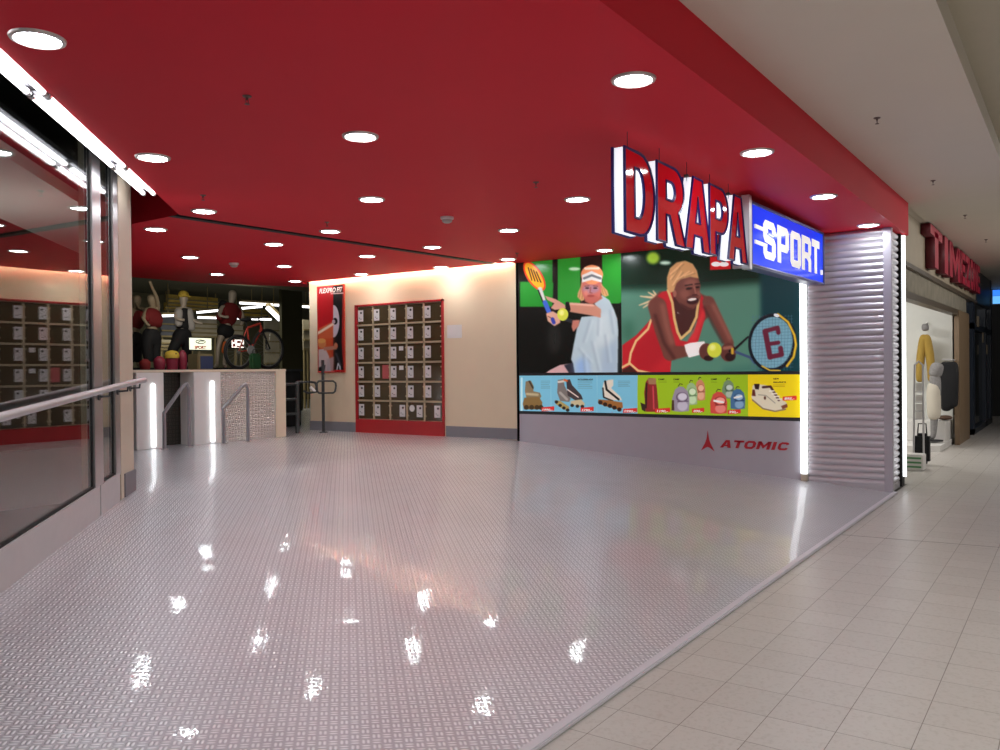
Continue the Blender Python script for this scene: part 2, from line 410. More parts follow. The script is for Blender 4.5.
# corridor ceiling with a step down the middle
def slab(x0, x1, y0, y1, dz, th):
    return [(x0, y0, ccz(x0)+dz), (x1, y0, ccz(x1)+dz), (x1, y1, ccz(x1)+dz), (x0, y1, ccz(x0)+dz)], (0, 0, th)
mb = MB(); mb.prism(*slab(-6, 34, .6, YE+.02, 0, .2)); mb.prism(*slab(11.15, 34, YE, 2.2, 0, .2))
struct(mb.build('corridor_ceiling', BEIGE, smooth=False))
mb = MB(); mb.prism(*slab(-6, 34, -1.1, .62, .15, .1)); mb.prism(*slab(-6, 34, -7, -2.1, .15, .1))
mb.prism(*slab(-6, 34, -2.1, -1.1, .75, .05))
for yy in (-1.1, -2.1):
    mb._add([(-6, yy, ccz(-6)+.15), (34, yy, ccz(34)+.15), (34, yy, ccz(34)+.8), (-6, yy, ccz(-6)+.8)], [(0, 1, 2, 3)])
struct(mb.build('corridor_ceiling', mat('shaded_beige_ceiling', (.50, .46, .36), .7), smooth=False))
# right-hand wall
mb = MB(); mb.box((XW, 6.84, .3), (XW+.25, 11.29, 3.3))
struct(mb.build('wall_right', CREAM, smooth=False))
mb = MB(); mb.box((XW, 2.7, .0), (XW+.25, 6.84, 3.4)); mb.box((XW+.02, YE+.1, 0), (10.98, 2.7, 3.4))
struct(mb.build('wall_right', DARK, smooth=False))
mb = MB(); mb.box((XW-.016, 6.845, RZ), (XW, 8.2, RZ+.165)); mb.box((XW-.016, 10.16, RZ), (XW, 11.292, RZ+.165))
struct(mb.build('baseboard_right', GREYBASE, smooth=False))
mb = MB(); mb.box((XW-.03, 6.80, RZ-.01), (XW+.01, 6.845, CZ))
struct(mb.build('trim_3', BLACK, smooth=False))
# dark shop behind
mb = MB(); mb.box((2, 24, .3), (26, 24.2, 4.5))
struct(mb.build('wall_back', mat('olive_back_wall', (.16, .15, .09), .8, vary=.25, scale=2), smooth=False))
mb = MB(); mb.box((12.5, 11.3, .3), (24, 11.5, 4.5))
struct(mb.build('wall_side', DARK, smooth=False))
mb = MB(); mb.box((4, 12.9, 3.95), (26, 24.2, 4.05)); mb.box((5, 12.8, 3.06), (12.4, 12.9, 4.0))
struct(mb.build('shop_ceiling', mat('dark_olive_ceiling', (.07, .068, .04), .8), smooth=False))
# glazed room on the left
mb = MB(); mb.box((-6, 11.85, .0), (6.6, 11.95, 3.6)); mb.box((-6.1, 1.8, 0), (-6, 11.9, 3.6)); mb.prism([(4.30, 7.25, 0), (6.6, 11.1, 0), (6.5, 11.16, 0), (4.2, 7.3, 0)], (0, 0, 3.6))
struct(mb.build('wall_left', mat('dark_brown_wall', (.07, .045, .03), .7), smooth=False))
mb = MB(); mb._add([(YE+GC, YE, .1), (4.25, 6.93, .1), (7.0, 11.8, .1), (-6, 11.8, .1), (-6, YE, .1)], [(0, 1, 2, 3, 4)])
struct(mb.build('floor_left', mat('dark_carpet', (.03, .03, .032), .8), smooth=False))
a0, a1 = -3.42, -4.85
mb = MB(); mb.prism([(-3, -3-a0, CZ), (4.9, 4.9-a0, CZ), (6.75, 6.75-a1, CZ), (-3, -3-a1, CZ)], (0, 0, .1))
struct(mb.build('ceiling_left', mat('grey_white_ceiling', (.6, .58, .55), .7), smooth=False))

# ---- glass wall: window_1 = glass panes, posts, kick panels
win = sroot('window_1', gp(2.2, 0, rz(4.9)))
def gpanel(xa, xb, za0, za1, z1a, z1b, th, out):
    """strip on the glass wall from xa to xb with sloping bottom/top"""
    a, b = gp(xa, out), gp(xb, out)
    return [(a[0], a[1], za0), (b[0], b[1], za1), (b[0], b[1], z1b), (a[0], a[1], z1a)], DN*th
K = .235
for i, (xa, xb) in enumerate(((-.9, 1.45), (1.52, 3.47), (3.64, 3.88))):
    za, zb = rz(xa-GC), rz(xb-GC)
    MB().prism(*gpanel(xa, xb, za+K-.01, zb+K-.01, 3.35, 3.35, .010, -.03)).build('glass_pane', GLASS, win, smooth=False)
for i, (xa, xb) in enumerate(((-.9, 1.48), (1.49, 3.545), (3.56, 3.95))):
    za, zb = rz(xa-GC), rz(xb-GC)
    MB().prism(*gpanel(xa, xb, za-.01, zb-.01, za+K, zb+K, .06, -.055)).build('kick_panel', ALUPAINT, win, smooth=False)
    MB().prism(*gpanel(xa, xb, za+K, zb+K, za+K+.018, zb+K+.018, .03, -.04)).build('black_gasket', BLACK, win, smooth=False)
for xa, xb in ((1.45, 1.52), (3.475, 3.63), (3.885, 3.985)):
    za, zb = rz(xa-GC)+K-.02, rz(xb-GC)+K-.02
    MB().prism(*gpanel(xa, xb, za, zb, 3.35, 3.35, .055, -.055)).build('window_post', ALU, win, smooth=False)
    MB().prism(*gpanel(xa-.018, xa-.001, za, zb, 3.35, 3.35, .03, -.045)).build('black_gasket', BLACK, win, smooth=False)
# pillar with cream cladding at the end of the glass
mb = MB(); a, b = gp(3.995, .0), gp(4.30, .0)
mb.prism([(a[0], a[1], .3), (b[0], b[1], .3), (b[0]-.22, b[1]+.22, .3), (a[0]-.22, a[1]+.22, .3)], (0, 0, 3.2))
struct(mb.build('wall_pillar', CREAMP, smooth=False))
mb = MB(); a, b = gp(4.06, .012), gp(4.315, .012)
mb.prism([(a[0], a[1], .38), (b[0], b[1], .38), (b[0]-.24, b[1]+.24, .38), (a[0]-.2, a[1]+.2, .38)], (0, 0, .20))
struct(mb.build('baseboard_pillar', GREYBASE, smooth=False))

# ------------------------------------------------------------------ downlights, sprinklers, detectors
def downlight(x, y, label):
    t = thing('downlight', (x, y, CZ), label, 'ceiling light', 'round downlights in the red ceiling')
    ring = MB().lathe((x, y, CZ), [(.096, -.004), (.104, -.014), (.120, -.010), (.124, .0)], n=28).build('trim_ring', RING, t)
    MB().lathe((x, y, CZ), [(.0, -.007), (.05, -.007), (.097, -.004)], n=28).build('lens', LENS, t)
ordn = ['first', 'second', 'third', 'fourth']
rows = [
 ('along the mall edge', [(4.19, 1.99), (6.14, 1.93), (8.09, 1.93), (10.05, 1.92)]),
 ('behind the red letter sign', [(2.02, 4.02), (4.11, 3.96), (6.82, 3.82)]),
 ('across the mid ceiling', [(3.61, 5.56), (5.67, 5.33), (7.86, 5.29), (9.96, 5.17)]),
 ('just before the dark slot', [(5.10, 7.02), (6.68, 6.92), (8.33, 6.79), (9.90, 6.68)]),
 ('just beyond the dark slot', [(5.42, 8.31), (6.93, 8.16), (8.43, 8.02), (10.02, 8.0)]),
 ('level with the lockers', [(7.01, 9.96), (8.46, 9.74), (9.93, 9.58)]),
 ('farthest in', [(8.48, 11.35), (9.97, 11.2)]),
]
for desc, pts in rows:
    for k, (x, y) in enumerate(pts):
        downlight(x, y, 'round recessed downlight, %s from left in the row %s' % (ordn[k], desc))
downlight(2.2, 1.98, 'round recessed downlight overhead beyond the top of the view, near the mall edge')
downlight(.35, 1.98, 'round recessed downlight overhead beside the near end of the glass wall')
def sprinkler(x, y, z, label, grp):
    t = thing('sprinkler', (x, y, z), label, 'sprinkler', grp); SG = mat('dull_bronze', (.16, .11, .10), .45, .3)
    MB().lathe((x, y, z), [(.026, 0), (.024, -.006), (.009, -.010), (.006, -.022)], n=14).build('escutcheon', SG, t)
    b = MB(); b.tube([(x-.008, y, z-.02), (x-.010, y, z-.034), (x, y, z-.044), (x+.010, y, z-.034), (x+.008, y, z-.02)], .0022, 6)
    b.lathe((x, y, z-.044), [(0, 0), (.015, -.0015), (.015, -.004), (0, -.005)], n=14); b.build('deflector', SG, t)
for (u, v), lb in [((247, 96), 'small dark sprinkler head between the two nearest left downlights'), ((203, 195), 'small dark sprinkler head just above the downlight by the slot corner'),
                   ((536, 182), 'small dark sprinkler head left of the red letter sign'), ((327, 222), 'small dark sprinkler head beside the dark slot in mid ceiling'), ((517, 253), 'small dark sprinkler head near the corner above the green picture')]:
    p = onZ(u, v, CZ); sprinkler(p[0], p[1], CZ, lb, 'sprinklers in the red ceiling')
for (u, v), lb in [((877, 113), 'sprinkler head in the beige mall ceiling, nearest of the row'), ((933, 180), 'sprinkler head in the beige mall ceiling, second of the row'),
                   ((965, 217), 'sprinkler head in the beige mall ceiling, above the red letters'), ((986, 243), 'sprinkler head in the beige mall ceiling, farthest of the row')]:
    p = onZ(u, v, 3.4); sprinkler(p[0], p[1], ccz(p[0]), lb, 'sprinklers in the mall ceiling')
for (u, v), lb in [((447, 217), 'white domed smoke detector on the near red ceiling, left of the sign'), ((234, 263), 'white domed smoke detector on the far red ceiling beyond the slot')]:
    x, y, _ = onZ(u, v, CZ)
    t = thing('smoke_detector', (x, y, CZ), lb, 'smoke detector', 'smoke detectors')
    MB().lathe((x, y, CZ), [(.07, 0), (.07, -.02), (.055, -.03)], n=24).build('base', WHITE, t)
    MB().lathe((x, y, CZ), [(.055, -.028), (.05, -.05), (.03, -.062), (0, -.066)], n=24).build('sensor_dome', mat('detector_grey', (.55, .54, .5), .5), t)

# ------------------------------------------------------------------ tube lights along the glass wall (twin battens in the cove)
def batten(x0, x1, label):
    t = thing('fluorescent_batten', gp(x0, .25, 3.0), label, 'tube light', 'twin tube lights along the glass wall')
    c = Vector(gp((x0+x1)/2, .19, 3.07)); L = (x1-x0)/math.sqrt(.5)/2
    MB().obox(c, (D1, DN, Vector((0, 0, 1))), (L, .07, .02), .006).build('housing', GREYBASE, t)
    for o in (.140, .225):
        tb = MB().cyl(gp(x0+.02, o, 3.022), gp(x1-.02, o, 3.022), .016, n=14).build('tube', TUBE2, t)
        e = MB(); e.cyl(gp(x0, o, 3.022), gp(x0+.025, o, 3.022), .021, n=12); e.cyl(gp(x1-.025, o, 3.022), gp(x1, o, 3.022), .021, n=12)
        e.build('end_cap', ALU, tb)
for x0, x1, lb in ((-.3, .85, 'nearest twin fluorescent light in the ceiling edge beside the glass wall'), (.86, 2.28, 'second twin fluorescent light along the ceiling edge, cut by the left image border'),
                   (2.30, 3.49, 'third twin fluorescent light along the ceiling edge beside the glass posts'), (3.51, 4.20, 'farthest short twin fluorescent light ending past the cream pillar')):
    batten(x0, x1, lb)
# cove tubes washing the locker wall
for y0, y1, lb in ((6.9, 8.3, 'hidden cove tube light over the blank cream wall'), (8.32, 9.8, 'hidden cove tube light over the locker bank'), (9.82, 11.25, 'hidden cove tube light over the red ski boot poster')):
    t = thing('cove_light', (10.30, (y0+y1)/2, 3.09), lb, 'tube light', 'cove lights above the locker wall')
    MB().cyl((10.30, y0, 3.10), (10.30, y1, 3.10), .017, n=12).build('tube', mat('cove_tube', (1, 1, 1), .3, emit=34, ecol=(1, .89, .70)), t)
    MB().box((10.27, y0, 3.125), (10.33, y1, 3.15)).build('housing', WHITE, t)

# ------------------------------------------------------------------ handrail on the glass wall
t = thing('handrail', gp(2.2, .08, 1.2), 'long brushed steel handrail sloping along the glass wall', 'handrail')
rail = [gp(x, .085, rz(x-GC)+.985-(.0 if x < 4 else .0)) for x in (-.8, 1, 2.2, 3.2, 4.05, 4.33)]
MB().tube(rail, .026, 14).build('rail', STEEL, t)
for x in (-.2, 1.48, 3.55, 3.93, 4.22):
    z = rz(x-GC)+.985
    b = MB(); b.tube([gp(x, .085, z-.02), gp(x, .08, z-.06), gp(x, .0, z-.065)], .009, 8); b.cyl(gp(x, -.001, z-.065), gp(x, .01, z-.065), .028); b.build('bracket', DARKSTEEL, t)

# ------------------------------------------------------------------ stair parapet with lit columns
Y0 = 10.5
t = thing('display_counter', (7.8, Y0, RZ), 'waist high counter clad in tread plate with cream end panel, below the mannequins', 'counter')
MB().box((6.42, Y0-.02, 1.45), (9.125, 10.95, 1.485), .004).build('top_rail', CREAMP, t)
MB().box((7.8, Y0, RZ), (8.915, Y0+.12, 1.45)).build('tread_plate_panel', PLATEV, t)
MB().box((8.915, Y0-.015, RZ), (9.118, Y0+.44, 1.45), .004).build('end_panel', CREAMP, t)
MB().box((6.45, Y0+.28, RZ), (7.82, Y0+.34, 1.45)).build('recessed_panel', tread_plate('dark_tread_plate', (.03, .025, .016), .5, .055, .002, ('X', 'Z'), 0, 0, (.055, .045, .03)), t)
for x0, x1, xt, zt, lb in ((6.49, 6.905, 6.733, 1.27, 'white column with a vertical light tube, beside the cream pillar'), (7.385, 7.845, 7.685, 1.292, 'white column with a vertical light tube, beside the tread plate panel')):
    c = thing('light_column', ((x0+x1)/2, Y0-.04, RZ), lb, 'light column', 'white light columns on the counter front')
    MB().box((x0, Y0-.06, RZ), (x1, Y0+.27, 1.448), .006).build('column_body', WHITE, c)
    b = MB(); b.cyl((xt, Y0-.075, RZ+.03), (xt, Y0-.075, zt), .030, n=16); b.ball((xt, Y0-.075, zt), .030); b.build('light_tube', TUBE, c)
for pts, lb in (([(164.5, 447.5), (164, 413), (183, 386), (186.5, 383.5), (189, 388), (189.5, 445.5)], 'bent steel stair rail between the two lit white columns'),
                ([(224, 443), (223, 409), (242, 386.5), (245.5, 384), (248, 388), (248, 440.5)], 'bent steel stair rail in front of the tread plate panel')):
    P = [onY(u, v, Y0-.28) for u, v in pts]; P[0] = (P[0][0], P[0][1], RZ+.01); P[-1] = (P[-1][0], P[-1][1], RZ+.01)
    g = thing('stair_rail', P[0], lb, 'handrail', 'bent stair rails at the counter')
    MB().tube(P, .026, 12).build('rail', mat('satin_grey_rail', (.33, .32, .34), .4, .4), g)
    b = MB()
    for q in (P[0], P[-1]): b.lathe((q[0], q[1], RZ), [(.0, .012), (.05, .012), (.052, .0)])
    b.build('foot_plate', ALU, g)
mb = MB(); mb.prism([(6.95, 11.0, 1.44), (9.12, 11.0, 1.44), (14.2, 16.5, 1.44), (9.5, 16.5, 1.44)], (0, 0, .05))
mb.prism([(9.0, 11.2, RZ), (9.12, 11.2, RZ), (14.2, 16.5, RZ), (14.0, 16.5, RZ)], (0, 0, 1.05))
tag(mb.build('display_platform', mat('platform_dark', (.04, .036, .03), .6), smooth=False), 'dark raised platform carrying the mannequins behind the counter', 'platform')

# ------------------------------------------------------------------ turnstile gate beside the counter
t = thing('barrier_gate', (9.87, 11.1, RZ), 'dark grey tubular gate post with three short rungs, right of the counter', 'gate')
gpx = lambda u, v, y=10.9: onY(u, v, y)
p0 = gpx(297, 384)
MB().cyl((p0[0], p0[1], RZ), p0, .035).build('post', DARKSTEEL, t)
b = MB(); b.ball(p0, .042); b.build('post_cap', DARKSTEEL, t)
for v in (384, 399, 413.5): MB().cyl((p0[0], p0[1], gpx(297, v)[2]), (9.20, p0[1], gpx(297, v)[2]), .022).build('rung', DARKSTEEL, t)
b = MB(); b.tube([gpx(297, 382), gpx(310, 382), gpx(315, 382.5), gpx(316.5, 386), gpx(316, 392), gpx(308, 393), gpx(304, 391)], .02, 10); b.build('gate_arm', DARKSTEEL, t)
MB().obox(gpx(313, 389.5), (Vector((.8, 0, -.6)), Vector((0, 1, 0)), Vector((.6, 0, .8))), (.075, .01, .022)).build('white_handle', mat('bright_handle', (.9, .88, .9), .2), t, label='white handle')
t = thing('swing_gate', gpx(323, 432, 10.6), 'thin dark post with a rounded swing loop, in front of the cream wall', 'gate')
q = gpx(323, 380, 10.6)
MB().cyl((q[0], q[1], RZ), (q[0], q[1], gpx(323, 360, 10.6)[2]), .026).build('post', DARKSTEEL, t)
MB().lathe((q[0], q[1], RZ), [(0, .015), (.07, .015), (.072, 0)]).build('foot_plate', DARKSTEEL, t)
A = lambda u, v: gpx(u, v, 10.55)
MB().tube([A(319, 381), A(333, 381), A(335.5, 383), A(336, 386), A(335, 391.5), A(333, 393), A(319, 393), A(317, 391), A(317, 383)], .017, 10, True).build('swing_loop', DARKSTEEL, t)

# ------------------------------------------------------------------ locker bank
ly0, ly1 = onX(445, 370, XW)[1]+.01, onX(356.5, 370, XW)[1]
lzt = 2.565; lzk = onX(445, 422, XW)[2]
t = thing('locker_bank', (XW-.03, (ly0+ly1)/2, RZ), 'red framed bank of thirty small dark lockers set in the cream wall', 'lockers')
REDF = mat('locker_red', (.42, .015, .02), .4)
b = MB()
b.box((XW-.035, ly0, RZ), (XW+.0, ly1, lzk)); b.box((XW-.035, ly0, lzk), (XW, ly0+.03, lzt)); b.box((XW-.035, ly1-.05, lzk), (XW, ly1, lzt)); b.box((XW-.035, ly0, lzt-.03), (XW, ly1, lzt))
b.build('red_frame', REDF, t, smooth=False)
cy0, cy1, cz0, cz1 = ly0+.03, ly1-.05, lzk, lzt-.03
b = MB(); ncol, nrow = 5, 6; cw, ch = (cy1-cy0)/ncol, (cz1-cz0)/nrow
DIV = mat('locker_divider', (.52, .42, .27), .5)
for i in range(1, ncol): b.box((XW-.03, cy0+i*cw-.013, cz0), (XW, cy0+i*cw+.013, cz1))
for j in range(1, nrow): b.box((XW-.03, cy0, cz0+j*ch-.013), (XW, cy1, cz0+j*ch+.013))
b.build('divider_grid', DIV, t, smooth=False)
DOOR = mat('dark_locker_door', (.075, .052, .026), .12, vary=.2); LOCK = mat('white_lock_plate', (.72, .70, .70), .4); KEY = mat('key_hole', (.02, .02, .02), .4)
RING2 = mat('red_tag', (.5, .1, .1), .5)
for j in range(nrow):
    for i in range(ncol):
        yb, zb = cy0+(ncol-1-i)*cw+.016, cz0+(nrow-1-j)*ch+.016; w, h = cw-.032, ch-.032      # i counts from the left
        d = MB().box((XW-.016, yb, zb), (XW-.002, yb+w, zb+h), .003).build('door', DOOR, t, smooth=False)
        left = not (j == 5 and i >= 2)
        off = .60 if left else .09
        ya = yb+w*off+(.012 if left else 0)
        pl = MB().box((XW-.024, ya, zb+h*.17), (XW-.015, ya+w*.36, zb+h*.84), .003).build('lock_plate', LOCK, d, smooth=False)
        k_ = MB(); k_.cyl((XW-.024, ya+w*.12, zb+h*.68), (XW-.034, ya+w*.12, zb+h*.68), .018, n=12); k_.box((XW-.026, ya+w*.22, zb+h*.36), (XW-.0238, ya+w*.28, zb+h*.40)); k_.box((XW-.026, ya+w*.10, zb+h*.30), (XW-.0238, ya+w*.2, zb+h*.33)); k_.build('lock_cylinder', KEY, pl, smooth=False)
        hg = MB(); hg.box((XW-.022, yb+(.0 if left else w-.018), zb+h*.2), (XW-.015, yb+(.018 if left else w), zb+h*.28)); hg.box((XW-.022, yb+(.0 if left else w-.018), zb+h*.74), (XW-.015, yb+(.018 if left else w), zb+h*.82)); hg.build('hinge', DIV, d, smooth=False)
        if (j, i) in ((2, 2), (3, 2)):
            MB().box((XW-.02, yb+w*.18, zb+h*.62), (XW-.0155, yb+w*.45, zb+h*.86)).build('paper_tag', WHITE, d, smooth=False)
        if (j, i) == (5, 3):
            MB().lathe((XW-.0165, yb+w*.75, zb+h*.66), [(0, .004), (.055, .004), (.055, 0)], axis=(-1, 0, 0), n=20).build('round_sticker', WHITE, d)
        if (j, i) == (3, 1):
            MB().box((XW-.024, yb+w*.04, zb+h*.12), (XW-.0155, yb+w*.46, zb+h*.92), .006).build('red_bag_showing', RING2, d, label='dark red bag showing behind the locker door')
nt_ = MB(); nt_.box((XW-.004, 7.88, 1.945), (XW-.0005, 8.165, 2.15)); tag(nt_.build('paper_notice', WHITE, smooth=False), 'white paper notice taped on the cream wall right of the lockers', 'notice')

# ------------------------------------------------------------------ picture painter (prints are flat in the real place too)
class Canvas:
    def __init__(s, u0, v0, u1, v1, k, base):
        s.u0, s.v0, s.k = u0, v0, k; s.w, s.h = int((u1-u0)*k), int((v1-v0)*k)
        s.a = np.zeros((s.h, s.w, 3)); s.a[:] = np.array(base)/255.
        yy, xx = np.mgrid[0:s.h, 0:s.w]; s.X = u0+(xx+.5)/k; s.Y = v0+(yy+.5)/k
        s.ox = s.oy = 0; s.sc = 1
    def frame(s, ox, oy, sc): s.ox, s.oy, s.sc = ox, oy, sc; return s
    def P(s, p): return [(s.ox+x/s.sc, s.oy+y/s.sc) for x, y in p]
    def _blend(s, mask, col, blur):
        mask = mask.astype(float); n = max(1, int(blur*s.k/s.sc)) if blur else 1
        for _ in range(2):
            if n > 1:
                for ax in (0, 1):
                    pad = [(0, 0), (0, 0)]; pad[ax] = (n//2+1, n-n//2-1)
                    c = np.cumsum(np.pad(mask, pad, mode='edge'), axis=ax)
                    mask = (np.take(c, range(n, c.shape[ax]), ax)-np.take(c, range(0, c.shape[ax]-n), ax))/n
        mask = mask[:s.h, :s.w, None]
        s.a = s.a*(1-mask)+np.array(col)/255.*mask; return s
    def poly(s, p, col, blur=2, al=1.):
        p = s.P(p); m_ = np.zeros((s.h, s.w), bool); n = len(p)
        for i in range(n):
            x0, y0 = p[i]; x1, y1 = p[(i+1) % n]
            if y0 == y1: continue
            c = ((y0 > s.Y) != (y1 > s.Y)) & (s.X < (x1-x0)*(s.Y-y0)/(y1-y0)+x0); m_ ^= c
        return s._blend(m_*al, col, blur)
    def ell(s, c, rx, ry, col, ang=0, blur=2, al=1., ring=None):
        (cx, cy), = s.P([c]); dx, dy = s.X-cx, s.Y-cy; a = math.radians(ang)
        e = np.sqrt(((dx*math.cos(a)+dy*math.sin(a))/(rx/s.sc))**2+((-dx*math.sin(a)+dy*math.cos(a))/(ry/s.sc))**2)
        m_ = e < 1
        if ring: m_ &= e > 1-ring
        return s._blend(m_*al, col, blur)
    def line(s, p, w, col, blur=2, al=1., w2=None):
        p = s.P(p); w /= s.sc; m_ = np.zeros((s.h, s.w), bool)
        w2 = w if w2 is None else w2/s.sc; N = len(p)-1
        for i in range(N):
            (x0, y0), (x1, y1) = p[i], p[i+1]; L = (x1-x0)**2+(y1-y0)**2+1e-9
            tt = np.clip(((s.X-x0)*(x1-x0)+(s.Y-y0)*(y1-y0))/L, 0, 1)
            ww = w+(w2-w)*(i+tt)/N
            m_ |= (s.X-x0-tt*(x1-x0))**2+(s.Y-y0-tt*(y1-y0))**2 < (ww/2)**2
        return s._blend(m_*al, col, blur)
    def sample(s, u, v):
        x = np.clip((u-s.u0)*s.k-.5, 0, s.w-1.001); y = np.clip((v-s.v0)*s.k-.5, 0, s.h-1.001)
        i, j = x.astype(int), y.astype(int); fx, fy = (x-i)[:, None], (y-j)[:, None]
        return (s.a[j, i]*(1-fx)+s.a[j, i+1]*fx)*(1-fy)+(s.a[j+1, i]*(1-fx)+s.a[j+1, i+1]*fx)*fy
def print_panel(name, cv, x, ya, yb, za, zb, ny, nz, mt, parent, th=.006, label=None):
    """flat print on the plane X=x between y=ya (left) and yb (right); ink stored per vertex, backed by a thin board"""
    Y = np.linspace(ya, yb, ny); Z = np.linspace(zb, za, nz); YY, ZZ = np.meshgrid(Y, Z)
    pts = np.stack([np.full(YY.size, x), YY.ravel(), ZZ.ravel()], 1)
    d = pts-CAM; zz = d@fw; u = 500+FP*(d@RT)/zz; v = 375-FP*(d@UP)/zz
    col = cv.sample(u, v); lin = np.where(col <= .04045, col/12.92, ((col+.055)/1.055)**2.4)
    idx = np.arange(ny*nz).reshape(nz, ny)
    q = np.stack([idx[:-1, :-1], idx[1:, :-1], idx[1:, 1:], idx[:-1, 1:]], -1).reshape(-1, 4)
    n0 = ny*nz; corners = [(x, ya, zb), (x, ya, za), (x, yb, za), (x, yb, zb)]
    back = [(x+th, c[1], c[2]) for c in corners]
    allv = np.concatenate([pts, np.array(corners), np.array(back)])
    faces = [tuple(f) for f in q]+[(n0+i, n0+4+i, n0+4+(i+1) % 4, n0+(i+1) % 4) for i in range(4)]+[(n0+7, n0+6, n0+5, n0+4)]
    me = bpy.data.meshes.new(name); me.from_pydata(allv.tolist(), [], faces)
    at = me.color_attributes.new('ink', 'FLOAT_COLOR', 'POINT')
    full = np.ones((len(allv), 4)); full[:n0, :3] = lin; full[n0:, :3] = .05
    at.data.foreach_set('color', full.ravel())
    return link_mesh(name, me, mt, parent, smooth=False, label=label)
PRINT = print_mat('glossy_print', .25, .55); STRIP = print_mat('backlit_strip_print', .3, .46); PAPER = print_mat('poster_print', .3, .0)  # tennis prints given a glow of their own to brighten them

# ------------------------------------------------------------------ billboard
by0, by1 = onX(520, 380, XW)[1], onX(799, 380, XW)[1]       # left (far) and right (near) edges
bbx = XW-.03
t = thing('advertising_billboard', (XW, (by0+by1)/2, .1), 'large sports billboard showing two tennis players above a strip of products', 'billboard')
FR = mat('billboard_frame', (.035, .035, .04), .4)
zs_t, zs_b = 1.352, .832                     # product strip
zp_b = 1.392                                 # bottom of the pictures
b = MB()
b.box((bbx, by1-.03, zs_t), (XW, by0+.02, zp_b)); b.box((bbx, by1-.03, zs_b-.045), (XW, by0+.02, zs_b))
b.box((bbx, by1-.035, .79), (XW, by1-.005, CZ)); b.box((bbx, by0, .3), (XW, by0+.03, CZ))
b.build('dark_frame', FR, t, smooth=False)
poly = [(bbx, by0, rz(by0)-.01)]+[(bbx, y, rz(y)-.01) for y in np.linspace(by0, by1-.035, 8)[1:]]+[(bbx, by1-.035, zs_b-.045), (bbx, by0, zs_b-.045)]
MB().prism(poly, (.03, 0, 0)).build('grey_base_panel', GREYPANEL, t, smooth=False)
# -- picture 1: person in a white shirt with an orange racket
c1 = Canvas(518, 248, 626, 378, 4, (17, 17, 15)).frame(520, 255, 6)
GR = (36, 128, 42)
c1.poly([(0, 160), (200, 165), (195, 310), (0, 310)], GR, 8); c1.poly([(60, -40), (195, -40), (195, 170), (120, 170), (60, 60)], GR, 8)
c1.poly([(225, -40), (362, -40), (362, 300), (225, 305)], (40, 140, 45), 6); c1.poly([(490, -40), (612, -40), (612, 280), (590, 290), (490, 290)], (38, 130, 42), 6)
c1.poly([(362, -40), (490, -40), (490, 300), (362, 300)], (38, 25, 22), 6); c1.ell((325, 82), 34, 10, (190, 225, 190), blur=10)
c1.ell((205, 500), 40, 90, (40, 40, 38), blur=40, al=.7)
c1.poly([(145, 715), (180, 690), (240, 660), (300, 652), (320, 715)], (190, 150, 150), 5); c1.poly([(262, 660), (325, 640), (335, 715), (297, 715)], (45, 45, 55), 6)
c1.poly([(445, 290), (490, 238), (535, 270), (560, 320), (582, 380), (588, 450), (585, 600), (583, 725), (330, 725), (318, 650), (305, 625), (320, 540), (340, 440), (368, 370), (480, 360)], (168, 184, 192), 6)
c1.poly([(330, 640), (400, 600), (420, 725), (330, 725)], (120, 155, 205), 40, .7); c1.poly([(500, 560), (580, 500), (580, 725), (470, 725)], (145, 165, 185), 40, .7); c1.poly([(440, 400), (520, 330), (560, 500), (450, 560)], (195, 205, 208), 40, .6)
for q in ((470, 380, 466, 480), (420, 390, 380, 520), (540, 330, 560, 470), (350, 560, 420, 640), (430, 520, 470, 690), (510, 480, 530, 640), (380, 600, 390, 710)): c1.line([(q[0], q[1]), (q[2], q[3])], 12, (134, 150, 164), 16, .55); c1.line([(q[0]+14, q[1]), (q[2]+14, q[3])], 10, (205, 214, 218), 16, .5)
HB = (200, 152, 104)
c1.poly([(372, 140), (362, 190), (346, 225), (343, 250), (366, 276), (384, 268), (392, 200)], HB, 6); c1.poly([(480, 150), (496, 185), (522, 210), (531, 240), (510, 250), (488, 236), (478, 200)], HB, 6)
for q in ((368, 190, 356, 255), (378, 200, 372, 265), (500, 195, 520, 240), (490, 190, 500, 235)): c1.line([(q[0], q[1]), (q[2], q[3])], 5, (160, 105, 62), 5, .8)
c1.poly([(380, 230), (480, 230), (495, 260), (430, 300), (390, 280)], (170, 90, 75), 8)
c1.ell((428, 200), 60, 84, (188, 104, 92), blur=6); c1.ell((425, 205), 50, 26, (150, 128, 158), blur=14, al=.6); c1.ell((402, 197), 13, 5, (60, 40, 45), blur=4); c1.ell((450, 197), 13, 5, (60, 40, 45), blur=4); c1.line([(388, 186), (414, 184)], 5, (110, 70, 60), 4); c1.line([(438, 184), (464, 186)], 5, (110, 70, 60), 4); c1.line([(424, 195), (420, 226), (432, 228)], 6, (150, 78, 72), 5); c1.ell((425, 246), 22, 7, (140, 50, 50), blur=5); c1.ell((395, 225), 14, 18, (210, 130, 115), blur=12, al=.7); c1.ell((432, 262), 40, 24, (175, 88, 78), blur=8, al=.6)
c1.ell((432, 118), 66, 58, (222, 140, 95), blur=5); c1.line([(390, 80), (470, 78)], 14, (240, 215, 190), 6); c1.poly([(372, 120), (430, 95), (492, 125), (490, 165), (430, 150), (372, 165)], (212, 208, 205), 5); c1.line([(385, 140), (430, 122), (482, 140)], 14, (105, 110, 115), 5)
c1.poly([(272, 300), (300, 285), (400, 290), (450, 298), (485, 325), (482, 375), (430, 362), (300, 340)], (188, 128, 108), 6); c1.line([(300, 292), (440, 302)], 12, (222, 175, 155), 8, .8)
c1.line([(283, 290), (290, 325)], 24, (25, 20, 20), 4)
